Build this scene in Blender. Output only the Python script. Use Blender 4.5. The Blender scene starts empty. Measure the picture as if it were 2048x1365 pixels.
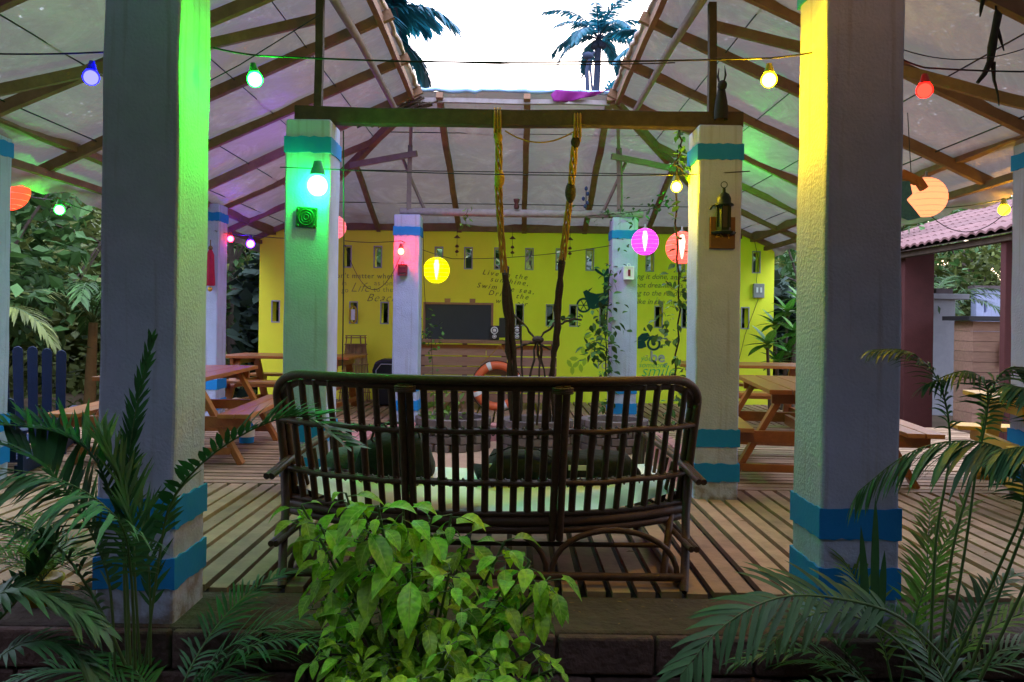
import bpy, bmesh, math, random
from mathutils import Vector, Matrix, Euler, noise
random.seed(7)
SC = bpy.context.scene
COL = SC.collection
R = math.radians
V = Vector

# ------------------------------------------------------------------ camera
F = 1560.0                       # focal length in photo pixels (2048 wide)
HC = 1.25                        # eye above deck
ROLL = R(0.8)
cam_d = bpy.data.cameras.new('camera')
cam = bpy.data.objects.new('camera', cam_d); COL.objects.link(cam)
cam_d.sensor_width = 36.0; cam_d.lens = F / 2048 * 36.0
cam_d.shift_y = -39.5 / 2048; cam_d.clip_start = 0.05; cam_d.clip_end = 2000
cam.matrix_world = Matrix.Translation((0, 0, HC)) @ Matrix.Rotation(R(90), 4, 'X') @ Matrix.Rotation(ROLL, 4, 'Z')
SC.camera = cam

# ------------------------------------------------------------------ light
SUN_EL, SUN_AZ = 7.0, 8.0         # low dusk sun behind the yellow wall
w = bpy.data.worlds.new('World'); SC.world = w; w.use_nodes = True
nt = w.node_tree; nt.nodes.clear()
out = nt.nodes.new('ShaderNodeOutputWorld')
sky = nt.nodes.new('ShaderNodeTexSky'); sky.sky_type = 'NISHITA'; sky.sun_disc = False
sky.sun_elevation = R(SUN_EL); sky.sun_rotation = R(SUN_AZ)
sky.air_density = 1.0; sky.dust_density = 3.0; sky.ozone_density = 1.0
b1 = nt.nodes.new('ShaderNodeBackground'); b1.inputs[1].default_value = 0.12
b2 = nt.nodes.new('ShaderNodeBackground'); b2.inputs[0].default_value = (0.80, 0.88, 1.22, 1); 
tcw = nt.nodes.new('ShaderNodeTexCoord'); sxyz = nt.nodes.new('ShaderNodeSeparateXYZ'); gr = nt.nodes.new('ShaderNodeMapRange')
nt.links.new(tcw.outputs['Generated'], sxyz.inputs[0]); nt.links.new(sxyz.outputs[2], gr.inputs[0])
gr.inputs[3].default_value = .42; gr.inputs[4].default_value = 4.2        # overcast sky: brightest overhead
nt.links.new(gr.outputs[0], b2.inputs[1])
ad = nt.nodes.new('ShaderNodeAddShader')
nt.links.new(sky.outputs[0], b1.inputs[0]); nt.links.new(b1.outputs[0], ad.inputs[0])
nt.links.new(b2.outputs[0], ad.inputs[1]); nt.links.new(ad.outputs[0], out.inputs[0])
sd = bpy.data.lights.new('sun', 'SUN'); sd.energy = 0.5; sd.angle = R(12); sd.color = (1, .86, .74)
so = bpy.data.objects.new('sun', sd); COL.objects.link(so)
so.rotation_euler = V((math.sin(R(SUN_AZ)) * math.cos(R(SUN_EL)), math.cos(R(SUN_AZ)) * math.cos(R(SUN_EL)), math.sin(R(SUN_EL)))).to_track_quat('Z', 'Y').to_euler()
SC.view_settings.view_transform = 'Standard'; SC.view_settings.look = 'None'
SC.view_settings.gamma = 1.0; SC.view_settings.exposure = 1.08
SC.view_settings.use_curve_mapping = False
SC.cycles.use_denoising = True
SC.cycles.max_bounces = 9; SC.cycles.transparent_max_bounces = 8
SC.cycles.sample_clamp_indirect = 6.0

# ------------------------------------------------------------------ helpers
CS, SN = math.cos(ROLL), math.sin(ROLL)
def P(x, y, D):
    """photo pixel (2048 wide) at distance D -> point of the world"""
    dx, dy = x - 1024.0, y - 643.0
    return V(((dx * CS + dy * SN) * D / F, D, HC - (-dx * SN + dy * CS) * D / F))

class MB:
    def __init__(s): s.v = []; s.f = []; s.sm = []; s.lf = {}
    def add(s, vs, fs, smooth=False):
        o = len(s.v); s.v.extend([tuple(p) for p in vs])
        for f in fs: s.f.append(tuple(i + o for i in f)); s.sm.append(smooth)
        return s
    def box(s, x0, x1, y0, y1, z0, z1):
        if x0 > x1: x0, x1 = x1, x0
        if y0 > y1: y0, y1 = y1, y0
        if z0 > z1: z0, z1 = z1, z0
        vs = [(x, y, z) for z in (z0, z1) for y in (y0, y1) for x in (x0, x1)]
        return s.add(vs, [(0, 2, 3, 1), (4, 5, 7, 6), (0, 1, 5, 4), (2, 6, 7, 3), (0, 4, 6, 2), (1, 3, 7, 5)])
    def obox(s, c, size, M=None):
        hx, hy, hz = size[0] / 2, size[1] / 2, size[2] / 2
        M = M or Matrix.Identity(3)
        vs = [V(c) + M @ V((x, y, z)) for z in (-hz, hz) for y in (-hy, hy) for x in (-hx, hx)]
        return s.add(vs, [(0, 2, 3, 1), (4, 5, 7, 6), (0, 1, 5, 4), (2, 6, 7, 3), (0, 4, 6, 2), (1, 3, 7, 5)])
    def beam(s, p, q, wd, ht, up=(0, 0, 1), jit=0.0):
        p, q = V(p), V(q); d = (q - p).normalized(); up = V(up)
        x = d.cross(up)
        if x.length < 1e-4: x = d.cross(V((1, 0, 0)))
        x.normalize(); z = x.cross(d).normalized()
        n = 1 if jit == 0 else max(2, int((q - p).length / .5))
        rings = []
        for i in range(n + 1):
            c = p.lerp(q, i / n) + (x * random.uniform(-jit, jit) + z * random.uniform(-jit, jit))
            a, b = wd / 2 * (1 + random.uniform(-3, 3) * jit), ht / 2 * (1 + random.uniform(-3, 3) * jit)
            rings += [c - x * a - z * b, c + x * a - z * b, c + x * a + z * b, c - x * a + z * b]
        fs = [(0, 1, 2, 3)[::-1], tuple(4 * n + k for k in range(4))]
        for i in range(n):
            for k in range(4):
                a = 4 * i + k; b = 4 * i + (k + 1) % 4
                fs.append((a, b, b + 4, a + 4))
        return s.add(rings, fs)
    def tube(s, pts, r, n=8, cap=True, smooth=True, closed=False, flat=1.0):
        pts = [V(p) for p in pts]; m = len(pts)
        rs = r if isinstance(r, (list, tuple)) else [r] * m
        vs = []; prev = None
        for i, p in enumerate(pts):
            if closed: t = pts[(i + 1) % m] - pts[i - 1]
            else: t = pts[min(i + 1, m - 1)] - pts[max(i - 1, 0)]
            t.normalize()
            if prev is None:
                x = t.cross(V((0, 0, 1)))
                if x.length < 1e-3: x = t.cross(V((0, 1, 0)))
            else: x = prev - t * prev.dot(t)
            x.normalize(); prev = x; y = t.cross(x)
            for k in range(n):
                a = 2 * math.pi * k / n
                vs.append(p + (x * math.cos(a) + y * math.sin(a) * flat) * rs[i])
        fs = []
        for i in range(m if closed else m - 1):
            j = (i + 1) % m
            for k in range(n):
                k2 = (k + 1) % n
                fs.append((i * n + k, i * n + k2, j * n + k2, j * n + k))
        s.add(vs, fs, smooth)
        if cap and not closed:
            s.add(vs[:n], [tuple(range(n))[::-1]]); s.add(vs[-n:], [tuple(range(n))])
        return s
    def lathe(s, prof, c=(0, 0, 0), n=20, smooth=True, M=None):
        c = V(c); vs = []
        for r, z in prof:
            for k in range(n):
                a = 2 * math.pi * k / n; p = V((r * math.cos(a), r * math.sin(a), z))
                vs.append(c + (M @ p if M else p))
        fs = []
        for i in range(len(prof) - 1):
            for k in range(n):
                k2 = (k + 1) % n
                fs.append((i * n + k, i * n + k2, (i + 1) * n + k2, (i + 1) * n + k))
        return s.add(vs, fs, smooth)
    def ball(s, c, r, n=16, sz=(1, 1, 1), m=10):
        pr = [(max(1e-4, math.sin(math.pi * i / m)) * r, -math.cos(math.pi * i / m) * r) for i in range(m + 1)]
        M = Matrix.Diagonal(V(sz)); return s.lathe(pr, c, n, True, M)
    def prism(s, pts, o, ax, ay, th):
        """flat outline pts (2D) in the plane o+ax,ay with thickness th along ax x ay"""
        o, ax, ay = V(o), V(ax), V(ay); nz = ax.cross(ay).normalized() * th
        a = [o + ax * p[0] + ay * p[1] for p in pts]; b = [p + nz for p in a]; n = len(a)
        fs = [tuple(range(n))[::-1], tuple(range(n, 2 * n))] + [(i, (i + 1) % n, n + (i + 1) % n, n + i) for i in range(n)]
        return s.add(a + b, fs)
    def leaf(s, base, d, up, L, W, droop=.25, fold=.25, seg=5, shape=0, th=0):
        base = V(base); d = V(d).normalized(); up = V(up)
        x = d.cross(up)
        if x.length < 1e-3: x = d.cross(V((1, 0, .1)))
        x.normalize(); z = x.cross(d).normalized(); vs = []; fs = []
        c = base.copy(); dd = d.copy()
        prof = {0: (.04, .72, 1.0, .82, .42, .0), 1: (.1, .8, 1, .9, .55, 0), 2: (.5, .95, 1, .9, .6, 0)}[shape]
        for i in range(seg + 1):
            t = i / seg; k = t * 5; a = int(min(k, 4)); wv = (prof[a] * (1 - (k - a)) + prof[a + 1] * (k - a)) * W / 2
            zz = x.cross(dd).normalized()
            vs += [c - x * wv + zz * wv * fold, c.copy(), c + x * wv + zz * wv * fold]
            dd = (dd + V((0, 0, -droop / seg))).normalized(); c = c + dd * (L / seg)
        for i in range(seg):
            for k in (0, 1):
                a = i * 3 + k; fs.append((a, a + 1, a + 4, a + 3))
        r_ = random.random(); o_ = len(s.v)
        for i in range(seg + 1):
            for k in range(3): s.lf[o_ + 3 * i + k] = (0.0 if k == 1 else 1.0, i / seg, r_)
        return s.add(vs, fs, True)
    def build(s, name, mat, parent=None, label=None, bevel=0, root=True):
        me = bpy.data.meshes.new(name)
        off = V((0, 0, 0))
        p = parent
        while p is not None: off += p.location; p = p.parent
        me.from_pydata([(a - off.x, b - off.y, c - off.z) for a, b, c in s.v], [], s.f)
        me.polygons.foreach_set('use_smooth', s.sm)
        me.materials.append(mat); me.update()
        if s.lf:
            at = me.attributes.new('leafpos', 'FLOAT_VECTOR', 'POINT'); flat = [0.0] * (3 * len(s.v))
            for k, t3 in s.lf.items(): flat[3 * k:3 * k + 3] = t3
            at.data.foreach_set('vector', flat)
        o = bpy.data.objects.new(name, me); COL.objects.link(o); o.parent = parent
        if bevel:
            b = o.modifiers.new('bevel', 'BEVEL'); b.width = bevel; b.segments = 2; b.limit_method = 'ANGLE'
        if label: o['label'] = label
        return o

def tag(o, label, cat, group=None, kind=None):
    if label: o['label'] = label
    if cat: o['category'] = cat
    if group: o['group'] = group
    if kind: o['kind'] = kind
    return o
def thing(name, label, cat, loc=(0, 0, 0), group=None):
    o = bpy.data.objects.new(name, None); COL.objects.link(o); o.location = loc
    o.empty_display_size = .1
    return tag(o, label, cat, group)
def kids(o): return [c for c in bpy.data.objects if c.parent == o]
def copy_tree(o, parent=None, label=None):
    c = o.copy(); COL.objects.link(c); c.parent = parent
    if label: c['label'] = label
    for k in kids(o): copy_tree(k, c)
    return c

# ------------------------------------------------------------------ materials
def mat(name, col, rough=.6, col2=None, nscale=6, nstr=.5, bump=.0, bscale=60, spec=.4, metal=0, trans=0, stretch=None,
        island=0.0, emit=None, estr=0, coat=0, alpha=None, dist=.01, detail=6):
    m = bpy.data.materials.new(name); m.use_nodes = True; t = m.node_tree; N = t.nodes; L = t.links
    b = N['Principled BSDF']; b.inputs['Roughness'].default_value = rough; b.inputs['Metallic'].default_value = metal
    b.inputs['Specular IOR Level'].default_value = spec; b.inputs['Coat Weight'].default_value = coat
    tc = N.new('ShaderNodeTexCoord'); src = tc.outputs['Object']
    if stretch:
        mp = N.new('ShaderNodeMapping'); mp.inputs['Scale'].default_value = stretch; L.new(src, mp.inputs[0]); src = mp.outputs[0]
    c4 = (*col, 1)
    if col2 is not None:
        n = N.new('ShaderNodeTexNoise'); n.inputs['Scale'].default_value = nscale; n.inputs['Detail'].default_value = detail
        n.inputs['Roughness'].default_value = .65
        L.new(src, n.inputs['Vector'])
        r = N.new('ShaderNodeMapRange'); r.inputs[1].default_value = .5 - .5 * (1 - nstr) - .02; r.inputs[2].default_value = .5 + .5 * (1 - nstr) + .02
        L.new(n.outputs[0], r.inputs[0])
        mx = N.new('ShaderNodeMix'); mx.data_type = 'RGBA'; mx.inputs[6].default_value = c4; mx.inputs[7].default_value = (*col2, 1)
        L.new(r.outputs[0], mx.inputs[0]); c_out = mx.outputs[2]
    else:
        rg = N.new('ShaderNodeRGB'); rg.outputs[0].default_value = c4; c_out = rg.outputs[0]
    if island:
        g = N.new('ShaderNodeNewGeometry'); h = N.new('ShaderNodeHueSaturation')
        r2 = N.new('ShaderNodeMapRange'); r2.inputs[3].default_value = 1 - island; r2.inputs[4].default_value = 1 + island
        L.new(g.outputs['Random Per Island'], r2.inputs[0]); L.new(r2.outputs[0], h.inputs['Value']); L.new(c_out, h.inputs['Color']); c_out = h.outputs[0]
    L.new(c_out, b.inputs['Base Color'])
    if bump:
        n2 = N.new('ShaderNodeTexNoise'); n2.inputs['Scale'].default_value = bscale; n2.inputs['Detail'].default_value = 4
        L.new(src, n2.inputs['Vector'])
        bp = N.new('ShaderNodeBump'); bp.inputs['Strength'].default_value = bump; bp.inputs['Distance'].default_value = dist
        L.new(n2.outputs[0], bp.inputs['Height']); L.new(bp.outputs[0], b.inputs['Normal'])
    if emit is not None:
        b.inputs['Emission Color'].default_value = (*emit, 1); b.inputs['Emission Strength'].default_value = estr
    o = N['Material Output']
    if trans:
        tb = N.new('ShaderNodeBsdfTranslucent'); L.new(c_out, tb.inputs[0])
        ms = N.new('ShaderNodeMixShader'); ms.inputs[0].default_value = trans
        L.new(b.outputs[0], ms.inputs[1]); L.new(tb.outputs[0], ms.inputs[2]); L.new(ms.outputs[0], o.inputs[0])
    return m

M = {}
M['plaster'] = mat('white_plaster', (.44, .475, .66), .85, (.31, .34, .48), 4, .45, .7, 70, .2, dist=.008)
M['blue'] = mat('blue_band_paint', (.004, .165, .48), .7, (.012, .20, .50), 9, .45, .3, 60, .25, dist=.005)
M['wood_dark'] = mat('weathered_dark_wood', (.10, .068, .045), .8, (.035, .024, .018), 9, .3, .5, 40, .2, stretch=(1, 1, 1))
M['rafter'] = mat('old_rafter_wood', (.25, .135, .08), .8, (.11, .06, .038), 7, .3, .5, 40, .2, island=.25)
M['post'] = mat('grey_post_wood', (.26, .20, .18), .8, (.15, .11, .10), 10, .3, .4, 40, .2)
M['pipe'] = mat('grey_bamboo_pole', (.34, .29, .30), .7, (.18, .15, .14), 14, .3, .2, 40, .2)
def splash(m):
    # rain splash and mud at the foot of the pillars
    t = m.node_tree; N = t.nodes; L = t.links; b = N['Principled BSDF']; src = b.inputs['Base Color'].links[0].from_socket
    tc = N.new('ShaderNodeTexCoord'); sp = N.new('ShaderNodeSeparateXYZ'); L.new(tc.outputs['Object'], sp.inputs[0])
    f = N.new('ShaderNodeMapRange'); f.inputs[1].default_value = .72; f.inputs[2].default_value = .30; L.new(sp.outputs[2], f.inputs[0])
    n = N.new('ShaderNodeTexNoise'); n.inputs['Scale'].default_value = 14; n.inputs['Detail'].default_value = 8; L.new(tc.outputs['Object'], n.inputs[0])
    mu = N.new('ShaderNodeMath'); mu.operation = 'MULTIPLY'; L.new(f.outputs[0], mu.inputs[0])
    nr = N.new('ShaderNodeMapRange'); nr.inputs[1].default_value = .42; nr.inputs[2].default_value = .62; L.new(n.outputs[0], nr.inputs[0]); L.new(nr.outputs[0], mu.inputs[1])
    # thin vertical runs
    mp = N.new('ShaderNodeMapping'); mp.inputs['Scale'].default_value = (16, 16, .7); L.new(tc.outputs['Object'], mp.inputs[0])
    n2 = N.new('ShaderNodeTexNoise'); n2.inputs['Scale'].default_value = 1.5; n2.inputs['Detail'].default_value = 5; L.new(mp.outputs[0], n2.inputs[0])
    r2 = N.new('ShaderNodeMapRange'); r2.inputs[1].default_value = .56; r2.inputs[2].default_value = .72; r2.inputs[4].default_value = .45; L.new(n2.outputs[0], r2.inputs[0])
    mxx = N.new('ShaderNodeMath'); mxx.operation = 'MAXIMUM'; L.new(mu.outputs[0], mxx.inputs[0]); L.new(r2.outputs[0], mxx.inputs[1])
    mx = N.new('ShaderNodeMix'); mx.data_type = 'RGBA'; mx.inputs[7].default_value = (.20, .17, .16, 1); L.new(src, mx.inputs[6]); L.new(mxx.outputs[0], mx.inputs[0]); L.new(mx.outputs[2], b.inputs['Base Color'])
splash(M['plaster'])
M['deckwood'] = mat('deck_boards', (.37, .235, .135), .75, (.17, .105, .062), 6, .45, .3, 30, .25, island=.22)
M['dirt'] = mat('earth', (.13, .085, .055), .95, (.07, .055, .03), 2.5, .4, .6, 14, .1)
M['sand'] = mat('sand', (.42, .28, .19), .95, (.32, .20, .13), 9, .4, .6, 60, .1)
M['kerb'] = mat('pink_brick', (.42, .20, .18), .85, (.30, .13, .12), 7, .3, .4, 40, .2, island=.15)
M['greybrick'] = mat('grey_brick', (.16, .12, .12), .9, (.09, .07, .07), 12, .3, .5, 40, .2, island=.2)
M['ledge'] = mat('rough_concrete', (.10, .07, .055), .95, (.04, .03, .025), 5, .3, .8, 22, .1, dist=.03)
M['blocks'] = mat('dark_laterite_blocks', (.13, .08, .07), .95, (.05, .033, .032), 9, .3, .8, 30, .1, island=.25, dist=.02)
M['cane'] = mat('dark_cane', (.085, .040, .020), .6, (.03, .016, .010), 30, .3, .3, 80, .3, coat=.05)
M['canebind'] = mat('cane_binding', (.11, .055, .026), .5, (.04, .02, .012), 60, .3, .5, 160, .4)
M['picnic'] = mat('varnished_table_wood', (.42, .135, .028), .4, (.22, .06, .014), 8, .3, .2, 30, .5, stretch=(3, .6, 3), island=.15, coat=.2)
M['wetpicnic'] = mat('orange_bench_wood', (.50, .19, .035), .4, (.28, .10, .03), 8, .3, .2, 30, .5, island=.15, coat=.2)
M['yellowwood'] = mat('yellow_bench_wood', (.62, .36, .03), .5, (.42, .22, .03), 8, .3, .2, 30, .4, island=.12)
M['plank'] = mat('reclaimed_plank', (.36, .21, .14), .8, (.20, .11, .075), 9, .3, .4, 30, .2, stretch=(.5, 3, 3), island=.2)
M['frame_wood'] = mat('board_frame_wood', (.27, .15, .08), .7, (.17, .09, .05), 14, .3, .2, 30, .3)
M['black'] = mat('black_plastic', (.012, .013, .015), .45, None, bump=.15, bscale=120)
M['blackmetal'] = mat('black_green_metal', (.008, .018, .016), .55, (.004, .010, .010), 30, .3, .2, 60, .2)
M['board'] = mat('chalkboard', (.016, .022, .026), .75, (.03, .036, .042), 4, .2)
M['silver'] = mat('pale_cone', (.62, .62, .62), .4)
M['orange'] = mat('lifebuoy_orange', (.78, .16, .045), .55, (.62, .12, .04), 14, .3, .15, 50, .4)
M['white'] = mat('white_trim', (.78, .78, .76), .7, (.66, .66, .65), 12, .3)
M['cushion'] = mat('white_cushion', (.74, .80, .80), .85, (.66, .73, .74), 5, .3, .3, 18, .15, dist=.02)
M['bag'] = mat('black_bag_cloth', (.007, .007, .009), .95, (.018, .02, .022), 9, .3, .5, 22, .25, dist=.02)
M['rope'] = mat('yellow_rope', (.42, .24, .03), .85, (.26, .13, .02), 60, .3, .6, 160, .15)
M['bark'] = mat('vine_bark', (.06, .045, .032), .9, (.022, .018, .014), 30, .3, .8, 60, .1, dist=.02)
M['wire'] = mat('dark_wire', (.012, .011, .012), .6)
M['socket'] = mat('bulb_socket', (.25, .25, .25), .5)
M['soil'] = mat('soil', (.05, .035, .025), 1, (.025, .02, .015), 20, .3, .6, 60)
M['yellowpot'] = mat('yellow_plastic_pot', (.55, .36, .015), .5, (.42, .27, .015), 8, .3)
M['leaf_bush'] = mat('bush_leaf', (.19, .42, .012), .5, (.07, .19, .008), 26, .35, .35, 70, .5, trans=.35, island=.35, dist=.004)
M['leaf_dark'] = mat('palm_leaf_dark', (.035, .115, .035), .5, (.018, .065, .022), 12, .3, .1, 60, .3, trans=.2, island=.35)
M['leaf_grey'] = mat('palm_leaf_greygreen', (.06, .13, .05), .5, (.035, .085, .03), 12, .3, .1, 60, .3, trans=.2, island=.3)
M['leaf_lime'] = mat('young_palm_leaf', (.14, .25, .03), .45, (.08, .17, .02), 12, .3, 0, 60, .4, trans=.3, island=.3)
M['stalk'] = mat('green_stalk', (.06, .12, .03), .5, (.04, .07, .02), 12, .3)
M['leaf_tree'] = mat('tree_leaf', (.07, .155, .035), .6, (.03, .075, .018), 3, .35, 0, 60, .3, trans=.25, island=.5)
M['leaf_olive'] = mat('olive_leaf', (.19, .22, .05), .6, (.08, .11, .03), 3, .35, 0, 60, .3, trans=.25, island=.5)
M['leaf_shrub'] = mat('glossy_shrub_leaf', (.06, .20, .02), .35, (.035, .12, .015), 7, .35, 0, 60, .5, trans=.25, island=.35)
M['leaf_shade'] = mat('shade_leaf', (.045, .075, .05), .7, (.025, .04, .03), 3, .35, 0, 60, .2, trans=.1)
M['leaf_coco'] = mat('coconut_leaf', (.01, .16, .17), .5, (.01, .10, .19), 3, .35, 0, 60, .3, trans=.4, island=.3)
M['trunk'] = mat('tree_bark', (.12, .09, .07), .9, (.06, .045, .035), 9, .3, .8, 20, .1)
M['cocotrunk'] = mat('coconut_bark', (.05, .06, .10), .9, (.03, .04, .07), 9, .3, .5, 12, .1)
M['dryleaf'] = mat('dry_husk', (.22, .13, .05), .9, (.12, .07, .03), 9, .3, .5, 30, .1)
M['tile'] = mat('red_clay_tile', (.16, .078, .07), .8, (.10, .048, .045), 10, .3, .3, 30, .2, island=.12)
M['redpost'] = mat('red_painted_post', (.085, .022, .02), .75, (.055, .015, .014), 7, .3, .3, 40, .25)
M['cement'] = mat('cement_render', (.38, .38, .40), .9, (.28, .28, .30), 7, .3, .3, 40, .15)
M['bluepaint'] = mat('blue_paint_wood', (.010, .025, .085), .6, (.008, .016, .05), 12, .3, .2, 40, .3)
M['greentile'] = mat('green_ceramic', (.015, .07, .012), .5, (.01, .04, .008), 20, .3)
M['brown'] = mat('carved_brown_wood', (.13, .05, .015), .55, (.07, .028, .01), 18, .3, .4, 60)
M['gold'] = mat('gold_carving', (.65, .38, .06), .35, None, metal=.6)
M['redmetal'] = mat('dark_red_tin', (.16, .012, .03), .45)
M['pinkcloth'] = mat('magenta_cloth', (.28, .015, .22), .85, (.16, .01, .14), 9, .3, .3, 30, trans=.4)
M['redcloth'] = mat('crimson_tassel', (.45, .01, .06), .85, (.30, .01, .04), 20, .3, .4, 60)
M['bluecloth'] = mat('blue_print_cloth', (.01, .07, .16), .9, (.10, .25, .38), 60, .1, .3, 60)
M['orangecloth'] = mat('orange_cloth', (.42, .15, .05), .9, (.30, .10, .04), 20, .3, .3, 60)
M['driftwood'] = mat('dark_driftwood', (.025, .02, .016), .9, (.012, .01, .01), 20, .3, .6, 40)
M['bamboo'] = mat('bamboo_slats', (.32, .19, .06), .6, (.18, .10, .04), 14, .3, .2, 50, .3, island=.25)
M['paint_black'] = mat('mural_black', (.02, .035, .03), .85)
M['paint_olive'] = mat('lettering_olive', (.22, .23, .06), .85)
M['paint_teal'] = mat('mural_teal', (.005, .055, .05), .85)
M['paint_green'] = mat('lettering_green', (.05, .45, .16), .85)
M['paint_grey'] = mat('lettering_grey', (.42, .40, .40), .85)
M['hem'] = mat('pale_blue_hem', (.22, .44, .62), .6, (.30, .40, .70), 4, .3)
M['glass_dark'] = mat('counter_top_black', (.02, .02, .022), .3)

# yellow wall paint: grime that stays with the wall
m = mat('yellow_wall_paint', (.90, .88, .055), .85, (.76, .79, .045), 1.6, .45, .3, 45, .2, dist=.006); M['wall'] = m

# tarp: dull cream sheet that lets daylight through where the tiles above have gone
def tarp_mat():
    m = bpy.data.materials.new('roof_tarp'); m.use_nodes = True; t = m.node_tree; N = t.nodes; L = t.links
    b = N['Principled BSDF']; b.inputs['Roughness'].default_value = .6; b.inputs['Specular IOR Level'].default_value = .3
    tc = N.new('ShaderNodeTexCoord')
    n = N.new('ShaderNodeTexNoise'); n.inputs['Scale'].default_value = 1.3; n.inputs['Detail'].default_value = 9; n.inputs['Roughness'].default_value = .7; n.inputs['Distortion'].default_value = 1.2; L.new(tc.outputs['Object'], n.inputs[0])
    r = N.new('ShaderNodeMapRange'); r.inputs[1].default_value = .46; r.inputs[2].default_value = .70; L.new(n.outputs[0], r.inputs[0])
    mp = N.new('ShaderNodeMapping'); mp.inputs['Scale'].default_value = (9, 9, 30); mp.inputs['Rotation'].default_value = (0, 0, .5); L.new(tc.outputs['Object'], mp.inputs[0])
    n2 = N.new('ShaderNodeTexNoise'); n2.inputs['Scale'].default_value = 2.2; n2.inputs['Detail'].default_value = 3; L.new(mp.outputs[0], n2.inputs[0])
    r2 = N.new('ShaderNodeMapRange'); r2.inputs[1].default_value = .62; r2.inputs[2].default_value = .82; L.new(n2.outputs[0], r2.inputs[0])
    mu = N.new('ShaderNodeMath'); mu.operation = 'MULTIPLY'; L.new(r.outputs[0], mu.inputs[0]); L.new(r2.outputs[0], mu.inputs[1])
    mx = N.new('ShaderNodeMix'); mx.data_type = 'RGBA'; mx.inputs[6].default_value = (.27, .185, .145, 1); mx.inputs[7].default_value = (.42, .34, .28, 1)
    L.new(r.outputs[0], mx.inputs[0])
    n3 = N.new('ShaderNodeTexNoise'); n3.inputs['Scale'].default_value = .7; n3.inputs['Detail'].default_value = 2; L.new(tc.outputs['Object'], n3.inputs[0])
    r3 = N.new('ShaderNodeMapRange'); r3.inputs[1].default_value = .55; r3.inputs[2].default_value = .68; r3.inputs[4].default_value = .55; L.new(n3.outputs[0], r3.inputs[0])
    mx2 = N.new('ShaderNodeMix'); mx2.data_type = 'RGBA'; mx2.inputs[7].default_value = (.15, .17, .10, 1); L.new(r3.outputs[0], mx2.inputs[0]); L.new(mx.outputs[2], mx2.inputs[6])
    L.new(mx2.outputs[2], b.inputs['Base Color'])
    tb = N.new('ShaderNodeBsdfTranslucent'); tb.inputs[0].default_value = (.75, .72, .66, 1)
    f = N.new('ShaderNodeMapRange'); f.inputs[3].default_value = TARP_T; f.inputs[4].default_value = .30; L.new(mu.outputs[0], f.inputs[0])
    ms = N.new('ShaderNodeMixShader'); L.new(f.outputs[0], ms.inputs[0]); L.new(b.outputs[0], ms.inputs[1]); L.new(tb.outputs[0], ms.inputs[2])
    n4 = N.new('ShaderNodeTexNoise'); n4.inputs['Scale'].default_value = 5; n4.inputs['Detail'].default_value = 5; L.new(tc.outputs['Object'], n4.inputs[0])
    bp = N.new('ShaderNodeBump'); bp.inputs['Strength'].default_value = .5; bp.inputs['Distance'].default_value = .05; L.new(n4.outputs[0], bp.inputs['Height'])
    L.new(bp.outputs[0], b.inputs['Normal']); L.new(bp.outputs[0], tb.inputs['Normal'])
    L.new(ms.outputs[0], N['Material Output'].inputs[0]); return m
TARP_T = .035
M['tarp'] = tarp_mat()

def glow(name, col, s):
    m = bpy.data.materials.new(name); m.use_nodes = True; N = m.node_tree.nodes; N.clear()
    e = N.new('ShaderNodeEmission'); e.inputs[0].default_value = (*col, 1); e.inputs[1].default_value = s
    o = N.new('ShaderNodeOutputMaterial'); m.node_tree.links.new(e.outputs[0], o.inputs[0]); return m
def paper(name, col, s):
    """lit paper: glows, and lets the bulb inside show through"""
    m = bpy.data.materials.new(name); m.use_nodes = True; N = m.node_tree.nodes; L = m.node_tree.links; N.clear()
    e = N.new('ShaderNodeEmission'); e.inputs[0].default_value = (*col, 1); e.inputs[1].default_value = s
    tl = N.new('ShaderNodeBsdfTranslucent'); tl.inputs[0].default_value = (*col, 1)
    tr = N.new('ShaderNodeBsdfTransparent'); tr.inputs[0].default_value = (*[.35 + .65 * c for c in col], 1)
    a = N.new('ShaderNodeAddShader'); L.new(e.outputs[0], a.inputs[0]); L.new(tl.outputs[0], a.inputs[1])
    x = N.new('ShaderNodeMixShader'); x.inputs[0].default_value = .3
    L.new(a.outputs[0], x.inputs[1]); L.new(tr.outputs[0], x.inputs[2])
    o = N.new('ShaderNodeOutputMaterial'); L.new(x.outputs[0], o.inputs[0]); return m

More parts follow.
